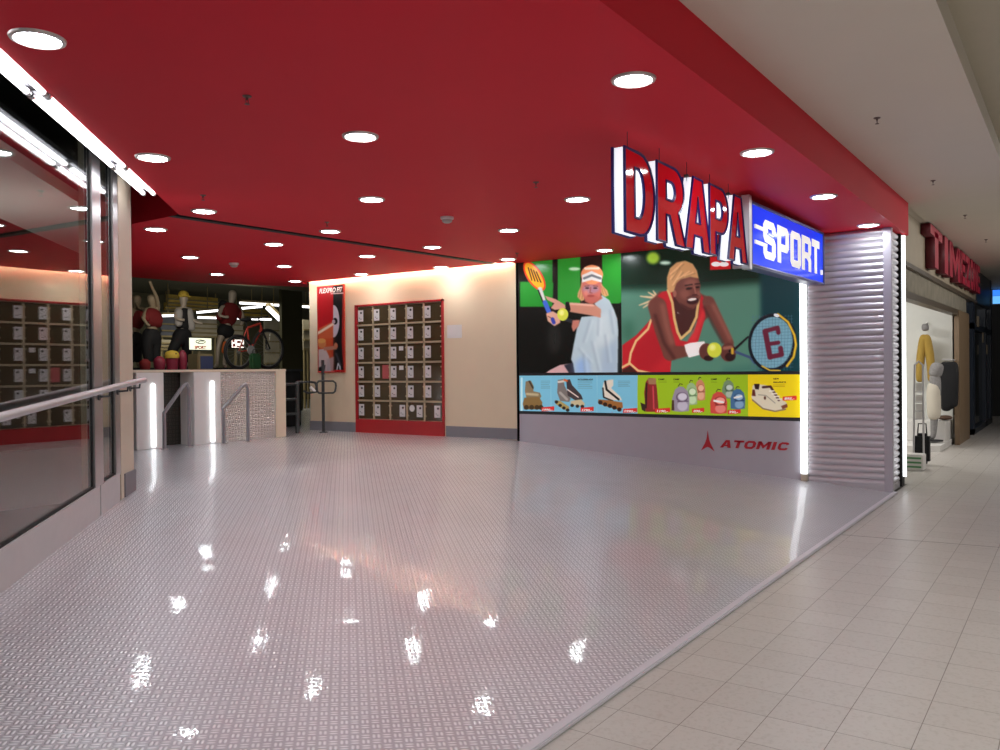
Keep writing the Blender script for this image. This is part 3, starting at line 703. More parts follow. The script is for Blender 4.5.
c1.poly([(150, 245), (215, 265), (268, 298), (275, 320), (210, 330), (185, 318), (205, 290), (165, 270)], (192, 140, 122), 5)
c1.poly([(270, 375), (318, 388), (345, 395), (340, 420), (300, 405), (270, 395)], (38, 40, 45), 5); c1.poly([(315, 390), (358, 388), (350, 425), (318, 460), (308, 430)], (180, 112, 98), 6)
c1.ell((85, 125), 102, 46, (205, 60, 35), 57, 4); c1.ell((85, 125), 90, 36, (222, 160, 40), 57, 4)
for k in range(4): c1.line([(48+k*16, 75+k*8), (70+k*18, 150+k*4)], 7, (60, 25, 20), 4)
c1.line([(120, 205), (150, 290)], 26, (190, 190, 185), 5, w2=18); c1.line([(108, 210), (138, 285)], 8, (25, 25, 25), 4)
c1.line([(150, 285), (200, 405)], 28, (60, 95, 190), 5)
c1.poly([(155, 350), (195, 335), (240, 360), (240, 405), (205, 425), (165, 395)], (200, 150, 130), 6); c1.line([(165, 365), (200, 385)], 5, (130, 80, 70), 4)
c1.line([(195, 385), (203, 405)], 22, (50, 60, 150), 5); c1.ell((255, 355), 33, 38, (196, 200, 70), blur=4); c1.ell((248, 345), 14, 16, (225, 228, 130), blur=10)
ymid = onX(622.5, 320, XW)[1]
print_panel('tennis_picture', c1, bbx-.004, by0-.012, ymid, zp_b, CZ-.005, 190, 230, PRINT, t, .03, 'picture of a tennis player in a white shirt with an orange racket')
# -- picture 2: person in a red dress stretching for a backhand
c2 = Canvas(620, 240, 803, 378, 4, (78, 122, 104)).frame(610, 255, 5)
c2.poly([(0, -80), (960, -80), (960, 130), (700, 140), (400, 165), (0, 175)], (12, 36, 26), 40)
c2.poly([(745, -80), (960, -80), (960, 620), (740, 620), (752, 300)], (15, 52, 58), 26); c2.poly([(560, 560), (760, 540), (760, 620), (560, 620)], (60, 105, 95), 30, .6)
c2.ell((90, 380), 30, 60, (50, 95, 75), blur=40, al=.7); c2.ell((215, 15), 32, 30, (150, 190, 60), blur=14); c2.ell((275, 38), 28, 9, (195, 225, 205), blur=10)
c2.line([(60, 40), (60, 120)], 3, (20, 45, 35), 4)
c2.poly([(500, 10), (600, 0), (605, 70), (500, 75)], (190, 30, 35), 4); c2.ell((530, 46), 24, 12, (240, 240, 240), blur=4); c2.ell((570, 46), 24, 12, (240, 240, 240), blur=4)
for a in ((150, 205), (145, 250), (165, 262), (190, 185), (215, 178)): c2.line([(240, 215), a], 16, (208, 178, 140), 5, w2=5)
SK, SKD, SKL = (104, 58, 50), (66, 33, 31), (150, 92, 78)
c2.poly([(200, 235), (245, 180), (300, 185), (330, 200), (450, 190), (505, 215), (520, 280), (470, 330), (420, 330), (300, 330), (210, 300)], SK, 8)       # shoulders
c2.poly([(240, 200), (262, 182), (310, 172), (330, 250), (322, 320), (335, 380), (350, 425), (385, 432), (420, 385), (440, 310), (450, 190), (475, 225), (475, 310), (440, 430), (400, 455), (330, 470), (305, 530), (300, 600), (60, 600), (60, 450), (130, 400), (185, 340), (212, 305)], (178, 34, 42), 6)
c2.poly([(100, 470), (230, 350), (300, 480), (200, 590), (120, 590)], (150, 24, 34), 40, .55); c2.poly([(385, 435), (440, 330), (470, 260), (472, 300), (430, 430)], (205, 55, 58), 14, .7)
c2.poly([(310, 180), (345, 230), (440, 200), (450, 190), (440, 290), (415, 370), (360, 420), (342, 390), (325, 300)], SKD, 8)       # chest inside the neckline
c2.line([(290, 176), (312, 240), (322, 320), (338, 385), (355, 418), (400, 378), (432, 310), (446, 200)], 13, (205, 170, 110), 4); c2.line([(340, 288), (365, 297), (385, 285)], 8, (225, 222, 222), 4)
c2.line([(205, 325), (190, 370), (130, 430), (104, 490), (96, 540), (140, 578), (205, 592)], 11, (215, 175, 120), 4); c2.line([(60, 562), (98, 542)], 11, (215, 175, 120), 4)
c2.poly([(60, 572), (100, 552), (140, 590), (165, 605), (60, 605)], SKD, 6)
c2.line([(235, 255), (262, 370), (300, 490)], 92, SK, 8, w2=72); c2.line([(300, 490), (395, 478)], 72, SK, 8, w2=50); c2.line([(262, 250), (285, 360), (310, 440)], 22, SKL, 22, .7); c2.line([(225, 300), (270, 440), (320, 515)], 16, SKD, 14, .8)
c2.line([(492, 235), (545, 340), (595, 440)], 62, SK, 8, w2=46); c2.line([(515, 250), (560, 340), (600, 420)], 18, SKL, 18, .7); c2.line([(470, 260), (520, 360), (565, 440)], 12, SKD, 12, .8)
c2.poly([(370, 448), (400, 438), (470, 430), (482, 460), (470, 492), (392, 512), (378, 480)], (232, 224, 222), 5)
c2.ell((480, 482), 36, 42, (92, 50, 44), blur=6); c2.ell((590, 485), 40, 46, (92, 50, 44), blur=6); c2.ell((600, 508), 26, 22, (45, 25, 25), blur=6); c2.ell((492, 515), 24, 14, (45, 25, 25), blur=6); c2.line([(570, 465), (605, 460)], 16, SKL, 8)
c2.poly([(318, 190), (345, 180), (400, 250), (425, 262), (410, 300), (360, 320), (325, 270)], SKD, 10)
c2.poly([(316, 150), (332, 122), (395, 108), (440, 112), (452, 150), (447, 180), (454, 205), (440, 240), (418, 268), (390, 274), (352, 250), (326, 215)], SK, 6)
c2.ell((405, 140), 34, 22, SKL, -10, 22, .7); c2.ell((375, 195), 26, 26, SKL, 20, 22, .55); c2.ell((442, 192), 10, 16, SKL, 0, 10, .6); c2.poly([(345, 235), (395, 262), (418, 264), (392, 276), (352, 254)], SKD, 8, .8)
c2.ell((412, 228), 30, 17, (52, 22, 24), -8, 5); c2.ell((411, 222), 22, 7, (226, 214, 208), -8, 4); c2.line([(384, 212), (404, 204), (440, 202)], 5, SKD, 5, .8)
c2.ell((394, 166), 17, 6, (38, 20, 20), -8, 5); c2.ell((436, 160), 11, 5, (38, 20, 20), -8, 5); c2.line([(374, 152), (410, 146)], 6, (40, 22, 20), 5); c2.line([(424, 144), (448, 142)], 6, (40, 22, 20), 5); c2.line([(420, 158), (428, 192)], 8, SKL, 6, .9); c2.line([(412, 200), (434, 197)], 5, SKD, 4)
c2.ell((322, 192), 9, 18, SKL, 0, 6)
c2.poly([(284, 165), (284, 110), (298, 65), (332, 36), (375, 27), (412, 42), (434, 78), (442, 116), (400, 108), (352, 120), (330, 140), (318, 180), (300, 188)], (196, 146, 98), 6)
for q in ((300, 120, 340, 60), (312, 150, 356, 80), (336, 120, 395, 80), (300, 95, 360, 38), (370, 104, 415, 85)): c2.line([(q[0], q[1]), (q[2], q[3])], 6, (226, 182, 132), 6, .8); c2.line([(q[0]+9, q[1]+4), (q[2]+9, q[3]+6)], 4, (150, 104, 66), 5, .7)
c2.ell((522, 475), 36, 38, (196, 202, 62), blur=4); c2.ell((512, 462), 15, 15, (228, 232, 130), blur=12)
c2.line([(600, 480), (630, 465), (690, 410)], 15, (28, 26, 28), 4, w2=10); c2.line([(630, 485), (700, 512), (725, 540)], 13, (60, 75, 110), 4); c2.line([(612, 470), (612, 490)], 14, (190, 150, 50), 4)
c2.ell((812, 437), 121, 145, (24, 28, 36), 6, 4); c2.ell((808, 437), 104, 130, (112, 156, 172), 6, 4)
for k in range(-6, 7): c2.line([(812+k*16, 300), (806+k*16, 575)], 2.5, (70, 105, 125), 2, .6)
for k in range(-8, 9): c2.line([(705, 440+k*16), (915, 432+k*16)], 2.5, (70, 105, 125), 2, .6)
c2.ell((812, 437), 121, 145, (24, 28, 36), 6, 3, ring=.115); c2.poly([(700, 480), (712, 300), (760, 300), (735, 420), (735, 480)], (24, 28, 36), 4, .0)
c2.line([(840, 296), (890, 335), (922, 400), (930, 450), (918, 510), (885, 555)], 11, (205, 165, 45), 4); c2.line([(760, 555), (800, 577), (850, 578)], 7, (205, 170, 60), 4); c2.ell((832, 302), 14, 8, (220, 220, 225), 20)
WC = (96, 34, 52)
c2.line([(776, 382), (800, 510)], 27, WC, 4); c2.line([(776, 380), (838, 364), (842, 388)], 22, WC, 4); c2.line([(790, 446), (842, 438)], 20, WC, 4); c2.line([(800, 510), (858, 498), (853, 466)], 24, WC, 4)
print_panel('tennis_picture', c2, bbx-.004, ymid-.002, by1-.02, zp_b, CZ-.005, 330, 230, PRINT, t, .03, 'picture of a tennis player in a red dress reaching with a black racket')
# -- strip of seven products
c3 = Canvas(519, 375, 800, 417, 6, (118, 184, 206))
def pr(x0, x1, col): c3.frame(0, 0, 1).poly([(x0, 370), (x1, 370), (x1, 420), (x0, 420)], col, 0)
LIME = (148, 182, 30)
pr(519, 637.5, (116, 180, 204)); pr(637.5, 748, LIME); pr(748, 801, (226, 200, 22))
c3.frame(0, 0, 1); c3.line([(551, 375), (551, 415)], .5, (150, 200, 215), 0); c3.line([(597, 375), (597, 415)], .5, (150, 200, 215), 0)
c3.line([(521.5, 378), (521.5, 411)], 1.6, (200, 225, 228), 1)
f = c3.frame(515, 370, 6.667)
# skate 1
f.poly([(70, 75), (105, 70), (125, 110), (120, 140), (165, 150), (175, 175), (165, 190), (75, 185), (65, 140)], (128, 112, 84), 3); f.poly([(62, 185), (160, 180), (182, 215), (180, 262), (60, 262), (52, 225)], (128, 100, 58), 4)
for x in (75, 110, 145, 172): f.ell((x, 248), 16, 16, (62, 46, 26), blur=3)
f.line([(95, 75), (120, 120)], 10, (50, 42, 34), 4); f.line([(80, 160), (150, 165)], 16, (180, 165, 130), 6)
# skates 2 (a pair)
f.poly([(285, 65), (320, 60), (330, 105), (370, 190), (360, 212), (300, 205), (280, 150)], (116, 108, 104), 3); f.poly([(340, 65), (365, 60), (380, 100), (440, 165), (452, 195), (400, 200), (350, 170)], (62, 52, 54), 3)
f.line([(290, 80), (325, 75)], 14, (205, 195, 185), 4); f.line([(330, 66), (345, 72)], 14, (205, 90, 40), 4); f.line([(350, 130), (420, 180)], 8, (220, 200, 190), 3); f.line([(300, 150), (345, 195)], 16, (165, 158, 150), 5)
f.poly([(265, 200), (300, 205), (360, 245), (355, 268), (320, 262), (270, 225)], (168, 148, 88), 3); f.poly([(370, 205), (440, 195), (465, 225), (455, 240), (370, 232)], (190, 176, 140), 3)
for x, y in ((275, 212), (300, 235), (325, 252), (350, 266), (380, 235), (415, 240), (448, 242)): f.ell((x, y), 12, 11, (42, 32, 26), blur=3)
# skate 3
f.poly([(590, 80), (620, 65), (655, 62), (655, 100), (640, 120), (700, 175), (712, 200), (650, 200), (590, 185), (580, 130)], (212, 202, 186), 3); f.line([(600, 75), (610, 130), (690, 195)], 14, (26, 22, 20), 3); f.line([(585, 120), (590, 180), (650, 205)], 10, (30, 26, 24), 3)
f.poly([(555, 195), (620, 200), (715, 215), (718, 250), (690, 265), (600, 240), (552, 220)], (150, 98, 50), 3)
for x, y in ((568, 215), (600, 228), (632, 238), (662, 250), (695, 262)): f.ell((x, y), 15, 14, (48, 30, 22), blur=3)
# rucksack standing tall
f.poly([(870, 80), (890, 52), (935, 55), (945, 120), (955, 250), (945, 278), (870, 278), (860, 150)], (132, 40, 40), 3); f.poly([(885, 55), (938, 55), (940, 95), (890, 95)], (150, 112, 80), 3); f.line([(876, 90), (872, 250)], 12, (44, 26, 26), 3); f.line([(920, 110), (926, 260)], 10, (196, 70, 78), 4); f.poly([(835, 215), (870, 230), (868, 278), (845, 265)], (50, 36, 30), 3)
f = c3.frame(655, 370, 6.667)
def sack(cx, cy, w, h, col, hi, dk):
    f.poly([(cx-w, cy+h), (cx-w*1.05, cy), (cx-w*.7, cy-h*.75), (cx-w*.2, cy-h), (cx+w*.3, cy-h*.95), (cx+w*.8, cy-h*.6), (cx+w, cy), (cx+w*.95, cy+h), (cx, cy+h*1.08)], col, 3)
    f.ell((cx+w*.15, cy-h*.1), w*.72, h*.42, dk, blur=4, al=.8, ring=.3); f.ell((cx+w*.2, cy-h*.15), w*.55, h*.3, hi, blur=6); f.ell((cx+w*.2, cy+h*.6), w*.62, h*.4, hi, blur=6, al=.7); f.line([(cx-w*.4, cy+h*.25), (cx+w*.85, cy+h*.2)], 6, dk, 3)
    f.line([(cx-w*.3, cy-h), (cx-w*.1, cy-h*1.2), (cx+w*.2, cy-h*1.15)], 5, (40, 30, 30), 2)
sack(300, 130, 34, 68, (196, 130, 96), (230, 180, 150), (150, 84, 60)); sack(242, 155, 40, 72, (150, 180, 130), (205, 225, 190), (96, 130, 84)); sack(172, 190, 56, 82, (146, 136, 152), (200, 194, 206), (88, 70, 92)); f.poly([(112, 200), (125, 200), (128, 268), (108, 268)], (70, 46, 36), 3)
sack(488, 125, 40, 60, (110, 134, 100), (190, 200, 190), (60, 80, 60)); sack(552, 190, 48, 66, (66, 104, 142), (150, 180, 205), (36, 60, 96)); sack(425, 215, 56, 72, (198, 72, 62), (230, 150, 140), (130, 36, 36)); f.line([(395, 205), (455, 215)], 14, (235, 225, 220), 4); f.line([(530, 185), (575, 175)], 12, (235, 225, 220), 4)
# shoe
f.poly([(650, 105), (665, 92), (695, 95), (740, 100), (770, 110), (830, 185), (875, 215), (882, 245), (860, 262), (790, 272), (720, 260), (700, 235), (660, 215), (642, 180)], (206, 196, 172), 3)
f.poly([(660, 92), (698, 92), (692, 130), (668, 128)], (45, 22, 22), 4); f.poly([(650, 130), (665, 130), (672, 175), (645, 172)], (96, 44, 36), 4); f.line([(720, 115), (770, 110), (825, 200)], 16, (70, 34, 34), 4)
for k in range(4): f.line([(762+k*17, 140+k*18), (792+k*17, 138+k*18)], 9, (225, 216, 200), 3)
f.poly([(840, 240), (880, 225), (885, 248), (850, 262)], (120, 66, 46), 4); f.line([(690, 165), (740, 170), (800, 220)], 6, (150, 140, 124), 4); f.line([(650, 200), (720, 258), (800, 276), (870, 262)], 9, (130, 110, 82), 4); f.ell((732, 185), 8, 12, (90, 60, 40), blur=3)
# captions: rows of tiny grey print
def caption(x, y, w, n, dk=(30, 40, 44), lt=(90, 130, 140)):
    for k in range(n): c3.frame(0, 0, 1).line([(x, y+k*1.75), (x+w*(1 if k % 3 else .85), y+k*1.75)], .45 if k else .9, lt if k else dk, 0, .8 if k else .0)
caption(541, 379.3, 9, 6); caption(578, 379.3, 14, 6); caption(618, 379.3, 12, 5); caption(658.5, 378.6, 8, 3, (40, 50, 10), (90, 110, 20)); caption(673.5, 378.6, 6, 3, (40, 50, 10), (90, 110, 20)); caption(711, 378.6, 6, 3, (40, 50, 10), (90, 110, 20)); caption(773, 383.2, 12, 3, (60, 50, 0), (130, 110, 10))
TAG = (205, 46, 40)
for x, y, w in ((541.5, 407.2, 12.5), (580.5, 407.6, 13), (623, 408.8, 14), (655, 408.6, 15), (692, 408.6, 12), (727.5, 410, 13), (782.5, 396.5, 14)):
    c3.frame(0, 0, 1).poly([(x, y), (x+w, y-1.0), (x+w, y+3.2), (x, y+4)], TAG, .35)
print_panel('product_strip', c3, bbx-.004, by0-.012, by1-.02, zs_b, zs_t, 561, 85, STRIP, t, .02, 'backlit strip with skates on blue, rucksacks on lime green and a shoe on yellow')
RG = (0, -1, 0); UPV = (0, 0, 1)
def wall_text(txt, u, v, h, mt, parent, name='lettering', width=None, bold=0., shear=0., x=None, mb=None, depth=.003, space=1.):
    p = onX(u, v, x if x else bbx-.005); w = None
    if width: w = p[1]-onX(u+width, v, x if x else bbx-.005)[1]
    return text_mesh(txt, p, RG, UPV, h, depth, bold, shear, w, mb, space)
ink = mat('black_print', (.02, .02, .02), .5); wht = mat('white_print', (.9, .88, .86), .5, emit=.3)
for txt, u, v, wd in (('SKATES', 541, 380.2, 7), ('ROLLERBLADE', 578, 380.2, 15), ('FILA', 618, 380.2, 5), ('CAMP', 658.5, 380, 6), ('CAMP', 673.5, 380, 6), ('CAMP', 711, 380, 6), ('NEW', 773.5, 379.6, 5.5), ('BALANCE', 773.5, 383, 12.5)):
    if txt in ('SKATES', 'FILA'): continue
    wall_text(txt, u, v, .021, ink, t, width=wd, bold=.02).build('caption_lettering', ink, t, smooth=False)
for txt, u, v, wd in (('1990,-', 542.5, 410.5, 10), ('1790,-', 582, 411, 10), ('1990,-', 624.5, 412, 11), ('1190,-', 657, 412, 11), ('890,-', 693.5, 412, 9), ('390,-', 729, 413, 9), ('895,-', 784.5, 399.6, 10)):
    wall_text(txt, u, v, .028, wht, t, width=wd, bold=.03, shear=.15).build('price_lettering', wht, t, smooth=False)
AR = mat('logo_red', (.55, .02, .035), .4)
BOARD = t
e2 = [onX(690+x/8.333, 425+y/8.333, bbx) for x, y in ((148, 45), (160, 120), (170, 150), (205, 220), (165, 190), (148, 183), (130, 190), (92, 212), (125, 150), (138, 115))]
MB().prism(e2, (-.004, 0, 0)).build('logo_emblem', AR, t, smooth=False)

# vertical light tubes
ylt0, ylt1 = onX(801.5, 400, XW)[1], onX(808.2, 400, XW)[1]
t = thing('neon_tube', (XW-.05, (ylt0+ylt1)/2, .1), 'vertical white light tube between the billboard and the grey shutter', 'light tube')
yc = (ylt0+ylt1)/2
MB().box((XW-.02, ylt1, .06), (XW-.0, ylt0, CZ-.01)).build('backing_channel', WHITE, t, smooth=False)
b = MB(); b.cyl((XW-.05, yc, .16), (XW-.05, yc, CZ-.02), (ylt0-ylt1)*.5, n=14); b.build('light_tube', TUBE, t)
MB().cyl((XW-.05, yc, rz(yc)), (XW-.05, yc, .16), (ylt0-ylt1)*.5, (ylt0-ylt1)*.5, n=14).build('end_socket', CREAMP, t)

# ------------------------------------------------------------------ roller shutter cladding on the corner
SH = mat('shutter_aluminium', (.66, .63, .67), .40, .6, vary=.01, scale=10)
ys0, ys1 = YE+.10, ylt1-.01
t = thing('roller_shutter', (XW, 2.2, 0), 'silver ribbed shutter panel on the wall end, right of the billboard', 'shutter')
zt = CZ-.003; nsl = 39; pit = (zt-.06)/nsl
def ribs(o, du, n, L, z0, flare):
    """corrugated sheet: profile runs up z, bulging along n, swept along du"""
    prof = []
    for k in range(nsl):
        z = z0+k*pit
        for f_, bb in ((.0, .0), (.12, .012), (.3, .024), (.55, .026), (.8, .018), (.93, .004)): prof.append((bb, z+f_*pit))
    prof.append((0, zt)); vs = []; fs = []
    for bb, z in prof:
        p = Vector(o)+Vector(n)*bb; vs += [(p.x, p.y, z), (p.x+du[0]*L, p.y+du[1]*L, z)]
    for k in range(len(prof)-1): fs.append((2*k, 2*k+1, 2*k+3, 2*k+2))
    return MB()._add(vs, fs)
ribs((XW-.012, ys0, 0), (0, 1), (-1, 0, 0), ys1-ys0, .06, 0).build('slat_sheet', SH, t)
MB().box((XW-.045, YE+.012, .0), (XW+.03, ys0+.002, CZ-.002), .006).build('corner_guide', mat('lilac_guide', (.58, .55, .62), .4, .4), t, smooth=False)
MB().prism([(XW-.03, ys0, rz(ys0)-.003), (XW-.03, ys1, rz(ys1)-.003), (XW-.03, ys1, rz(ys1)+.06), (XW-.03, ys0, rz(ys0)+.065)], (.03, 0, 0)).build('bottom_bar', SH, t, smooth=False)
t = thing('roller_shutter', (10.7, YE+.08, 0), 'silver ribbed shutter return facing the mall, around the corner', 'shutter')
ribs((XW+.03, YE+.06, 0), (1, 0), (0, -1, 0), .51, .06, 0).build('slat_sheet', SH, t)
MB().box((XW+.03, YE+.035, 0), (XW+.54, YE+.09, .07)).build('bottom_bar', SH, t, smooth=False)
t = thing('neon_tube', (11.06, YE, .05), 'vertical white light tube at the mall end of the shutter corner', 'light tube')
MB().box((10.93, YE+.01, 0), (11.08, YE+.06, CZ-.003)).build('backing_channel', BLACK, t, smooth=False)
MB().cyl((10.98, YE-.01, .12), (10.98, YE-.01, CZ-.02), .02, n=14).build('light_tube', TUBE, t)

# ------------------------------------------------------------------ hanging letter sign
SR = mat('sign_red_acrylic', (.50, .006, .014), .06, emit=.22, ecol=(.6, .004, .012), vary=.02)
SW = mat('sign_white_side', (.85, .87, .9), .4, emit=.7, ecol=(.86, .92, 1))
SB = mat('sign_blue_trim', (.015, .015, .20), .35)
SY = 2.42
def arc(cx, cy, rx, ry, a0, a1, n=12): return [(cx+rx*math.cos(math.radians(a0+(a1-a0)*i/n)), cy+ry*math.sin(math.radians(a0+(a1-a0)*i/n))) for i in range(n+1)]
LET = {
 'D': [[(0, 0), (.5, 0)]+arc(.5, .5, .5, .5, -90, 90)+[(0, 1)], [(.32, .2), (.32, .8), (.44, .8)]+arc(.44, .5, .2, .3, 90, -90)],
 'R': [[(0, 0), (.32, 0), (.32, .36), (.44, .36), (.66, 0), (1.02, 0), (.76, .42)]+arc(.6, .7, .36, .3, -60, 90)+[(0, 1)], [(.32, .56), (.32, .80), (.5, .80)]+arc(.5, .68, .14, .12, 90, -90)],
 'A': [[(0, 0), (.30, 0), (.36, .2), (.64, .2), (.70, 0), (1, 0), (.68, 1), (.32, 1)], [(.41, .38), (.5, .74), (.59, .38)]],
 'P': [[(0, 0), (.32, 0), (.32, .34), (.56, .34)]+arc(.6, .67, .38, .33, -90, 90)+[(0, 1)], [(.32, .54), (.32, .80), (.52, .80)]+arc(.52, .67, .15, .13, 90, -90)],
}
st = lambda x: 2.885+(x-4.93)*.0185           # top and bottom edges follow the hanging line
sb = lambda x: 2.335+(x-4.93)*.0120
t = thing('hanging_letter_sign', (6.2, SY, 2.36), 'hanging row of big glossy red letters with white lit sides, left of the blue sign', 'sign')
xs_ = [4.95, 5.455, 5.96, 6.47, 6.90]; ws_ = [.46, .50, .52, .44, .485]
for ch_, x0, w in zip('DRAPA', xs_, ws_):
    z0, z1 = sb(x0), st(x0)
    to3 = lambda a, b_, x0=x0, w=w, z0=z0, z1=z1: (x0+a*w, SY, z0+b_*(z1-z0))
    me_mb = flat_shape(LET[ch_], to3, -.085, (0, 1, 0), MB())
    # flat_shape extrudes from -depth..0; front face towards the mall
    for f_ in me_mb.bm.faces:
        cy = f_.calc_center_median().y-SY
        f_.material_index = 0 if cy < .004 else (2 if cy > .081 else 1)
    lo = me_mb.build('letter', [SR, SW, SB], t, smooth=False)
    tr = MB()
    for lp in LET[ch_]:
        for yy in (0., .085): tr.tube([Vector(to3(*q))+Vector((0, yy, 0)) for q in lp], .011 if yy == 0 else .013, 6, True)
    tr.build('blue_trim', SB, lo)
    hb = MB()
    for a in (.3,): hb.cyl((x0+a*w, SY+.045, z1-.03), (x0+a*w, SY+.045, CZ), .0025, n=6); hb.box((x0+a*w-.02, SY+.03, z1), (x0+a*w+.02, SY+.06, z1+.02))
    hb.build('hanger', DARKSTEEL, lo)
# blue box sign
x0, x1 = 7.50, 10.10; y0_, y1_ = 2.42, 2.60
BL = mat('blue_light_panel', (.008, .03, .35), .15, emit=.85, ecol=(.004, .036, .72), vary=.02, spec=.06)
t = thing('blue_light_box', (8.9, 2.5, 2.37), 'hanging blue light box sign with white lettering under the red ceiling', 'sign')
P4 = lambda y: [(x0, y, sb(x0)), (x1, y, sb(x1)), (x1, y, st(x1)), (x0, y, st(x0))]
MB().prism(P4(y0_), (0, .008, 0)).build('blue_face', BL, t, smooth=False)
b = MB(); b.prism(P4(y0_+.01), (0, y1_-y0_-.01, 0)); b.build('box_body', SB, t, smooth=False)
b = MB()
for k, (p, q) in enumerate(zip(P4(y0_), P4(y0_)[1:]+P4(y0_)[:1])): b.cyl(p, q, .016, n=8)
b.build('edge_trim', mat('blue_grey_trim', (.12, .13, .3), .3, .5), t)
b = MB(); b.box((7.40, 2.40, 2.32), (7.47, 2.47, 2.98)); b.box((7.472, 2.44, 2.34), (7.5, 2.58, 2.96)); b.build('steel_end_post', STEEL, t, smooth=False)
b = MB()
for x in (7.8, 8.9, 9.9): b.cyl((x, 2.51, st(x)-.02), (x, 2.51, CZ), .0025, n=6); b.box((x-.02, 2.49, st(x)), (x+.02, 2.53, st(x)+.015))
b.build('hanger', DARKSTEEL, t)
LW = mat('sign_white_letters', (.75, .74, .70), .4, emit=.42, ecol=(1, .97, .88))
# letters drawn as thick mitred strokes, height 1
def stroke(pts, w, closed=False):
    P = [Vector((p[0], p[1])) for p in pts]; N = len(P); L_ = []; R_ = []
    for i in range(N):
        a = P[i-1] if (i > 0 or closed) else None; b_ = P[(i+1) % N] if (i < N-1 or closed) else None
        d1 = (P[i]-a).normalized() if a is not None else None; d2 = (b_-P[i]).normalized() if b_ is not None else None
        d1 = d1 if d1 is not None else d2; d2 = d2 if d2 is not None else d1
        n1, n2 = Vector((-d1.y, d1.x)), Vector((-d2.y, d2.x)); mm = (n1+n2); mm = mm/max(.3, mm.dot(n1))
        L_.append(P[i]+mm*w/2); R_.append(P[i]-mm*w/2)
    return [L_, R_] if closed else [L_+R_[::-1]]
SP = {
 'S': [[(.0, .13), (.15, 0), (.8, 0), (.95, .13), (.95, .46), (.82, .58), (.27, .62), (.27, .80), (.68, .80), (.68, .70), (.95, .70), (.95, .87), (.8, 1), (.15, 1), (0, .87), (0, .55), (.13, .43), (.68, .39), (.68, .20), (.27, .20), (.27, .31), (0, .31)]],
 'P': [[(0, 0), (.28, 0), (.28, .32), (.80, .32), (.97, .45), (.97, .87), (.80, 1), (0, 1)], [(.28, .52), (.28, .80), (.69, .80), (.69, .52)]],
 'O': [[(.15, 0), (.82, 0), (.97, .13), (.97, .87), (.82, 1), (.15, 1), (0, .87), (0, .13)], [(.28, .2), (.28, .8), (.69, .8), (.69, .2)]],
 'R': [[(0, 0), (.28, 0), (.28, .36), (.52, .36), (.69, .28), (.69, 0), (.97, 0), (.97, .34), (.86, .44), (.97, .54), (.97, .87), (.80, 1), (0, 1)], [(.28, .54), (.28, .80), (.69, .80), (.69, .54)]],
 'T': [[(.34, 0), (.63, 0), (.63, .78), (.97, .78), (.97, 1), (0, 1), (0, .78), (.34, .78)]],
}
lx = [(7.86, .40), (8.31, .40), (8.76, .40), (9.19, .38), (9.60, .33)]
for ch_, (xx, w) in zip('SPORT', lx):
    zb_ = sb(xx)+.09; hh = (st(xx)-sb(xx))*.64
    zb_ = sb(xx)+(st(xx)-sb(xx))*.17
    mbb = MB()
    flat_shape(SP[ch_], lambda a, b_, xx=xx, w=w: (xx+a*w, y0_-.004, zb_+b_*hh), -.012, (0, 1, 0), mbb)
    mbb.build('letter', LW, t, smooth=False)
b = MB(); zz = sb(7.9)+(st(7.9)-sb(7.9))*.17; hh = (st(7.9)-sb(7.9))*.64
for a0_, a1_, q in ((7.60, 7.97, .72), (7.60, 7.95, .33)): b.box((a0_, y0_-.012, zz+hh*(q-.045)), (a1_, y0_, zz+hh*(q+.045)))
b.build('speed_lines', LW, t, smooth=False)
b = MB(); b.box((9.97, y0_-.012, sb(10.1)+(st(10.1)-sb(10.1))*.17), (10.03, y0_, sb(10.1)+(st(10.1)-sb(10.1))*.26)); b.build('full_stop', LW, t, smooth=False)

# ------------------------------------------------------------------ red ski boot poster
px = XW-.02
c4 = Canvas(312, 280, 350, 378, 6, (176, 28, 34)).frame(310, 275, 7.14)
c4.poly([(165, 60), (250, 60), (250, 700), (165, 700)], (22, 20, 22), 4); c4.poly([(232, 60), (256, 60), (256, 700), (238, 700), (225, 480)], (170, 40, 36), 5)
c4.poly([(60, 330), (165, 330), (165, 700), (60, 700)], (206, 92, 48), 30, .9); c4.poly([(55, 400), (55, 430), (185, 345), (180, 330)], (232, 200, 178), 8); c4.line([(60, 410), (180, 340)], 16, (235, 210, 190), 10)
c4.ell((168, 330), 42, 115, (198, 192, 206), blur=4); c4.poly([(110, 200), (166, 200), (166, 460), (110, 460)], (186, 44, 36), 3, .0)
c4.poly([(110, 90), (164, 90), (164, 340), (130, 360), (60, 400), (60, 90)], (178, 26, 34), 3); c4.poly([(60, 380), (164, 330), (164, 450), (60, 450)], (205, 96, 60), 8); c4.line([(60, 412), (180, 338)], 18, (235, 208, 188), 8)
c4.ell((180, 330), 16, 24, (24, 20, 22), blur=4); c4.ell((168, 332), 12, 15, (180, 170, 182), blur=3)
c4.ell((85, 490), 30, 32, (206, 130, 80), blur=6); c4.ell((82, 470), 30, 18, (216, 160, 90), blur=6); c4.poly([(60, 530), (110, 525), (135, 580), (150, 690), (60, 690)], (205, 190, 190), 8); c4.poly([(95, 515), (190, 505), (190, 530), (100, 540)], (190, 130, 110), 6); c4.ell((185, 505), 14, 22, (190, 120, 90), blur=6)
c4.poly([(120, 600), (170, 580), (165, 680), (120, 690)], (180, 172, 180), 10, .8); c4.poly([(60, 660), (110, 640), (100, 700), (60, 700)], (30, 26, 28), 8)
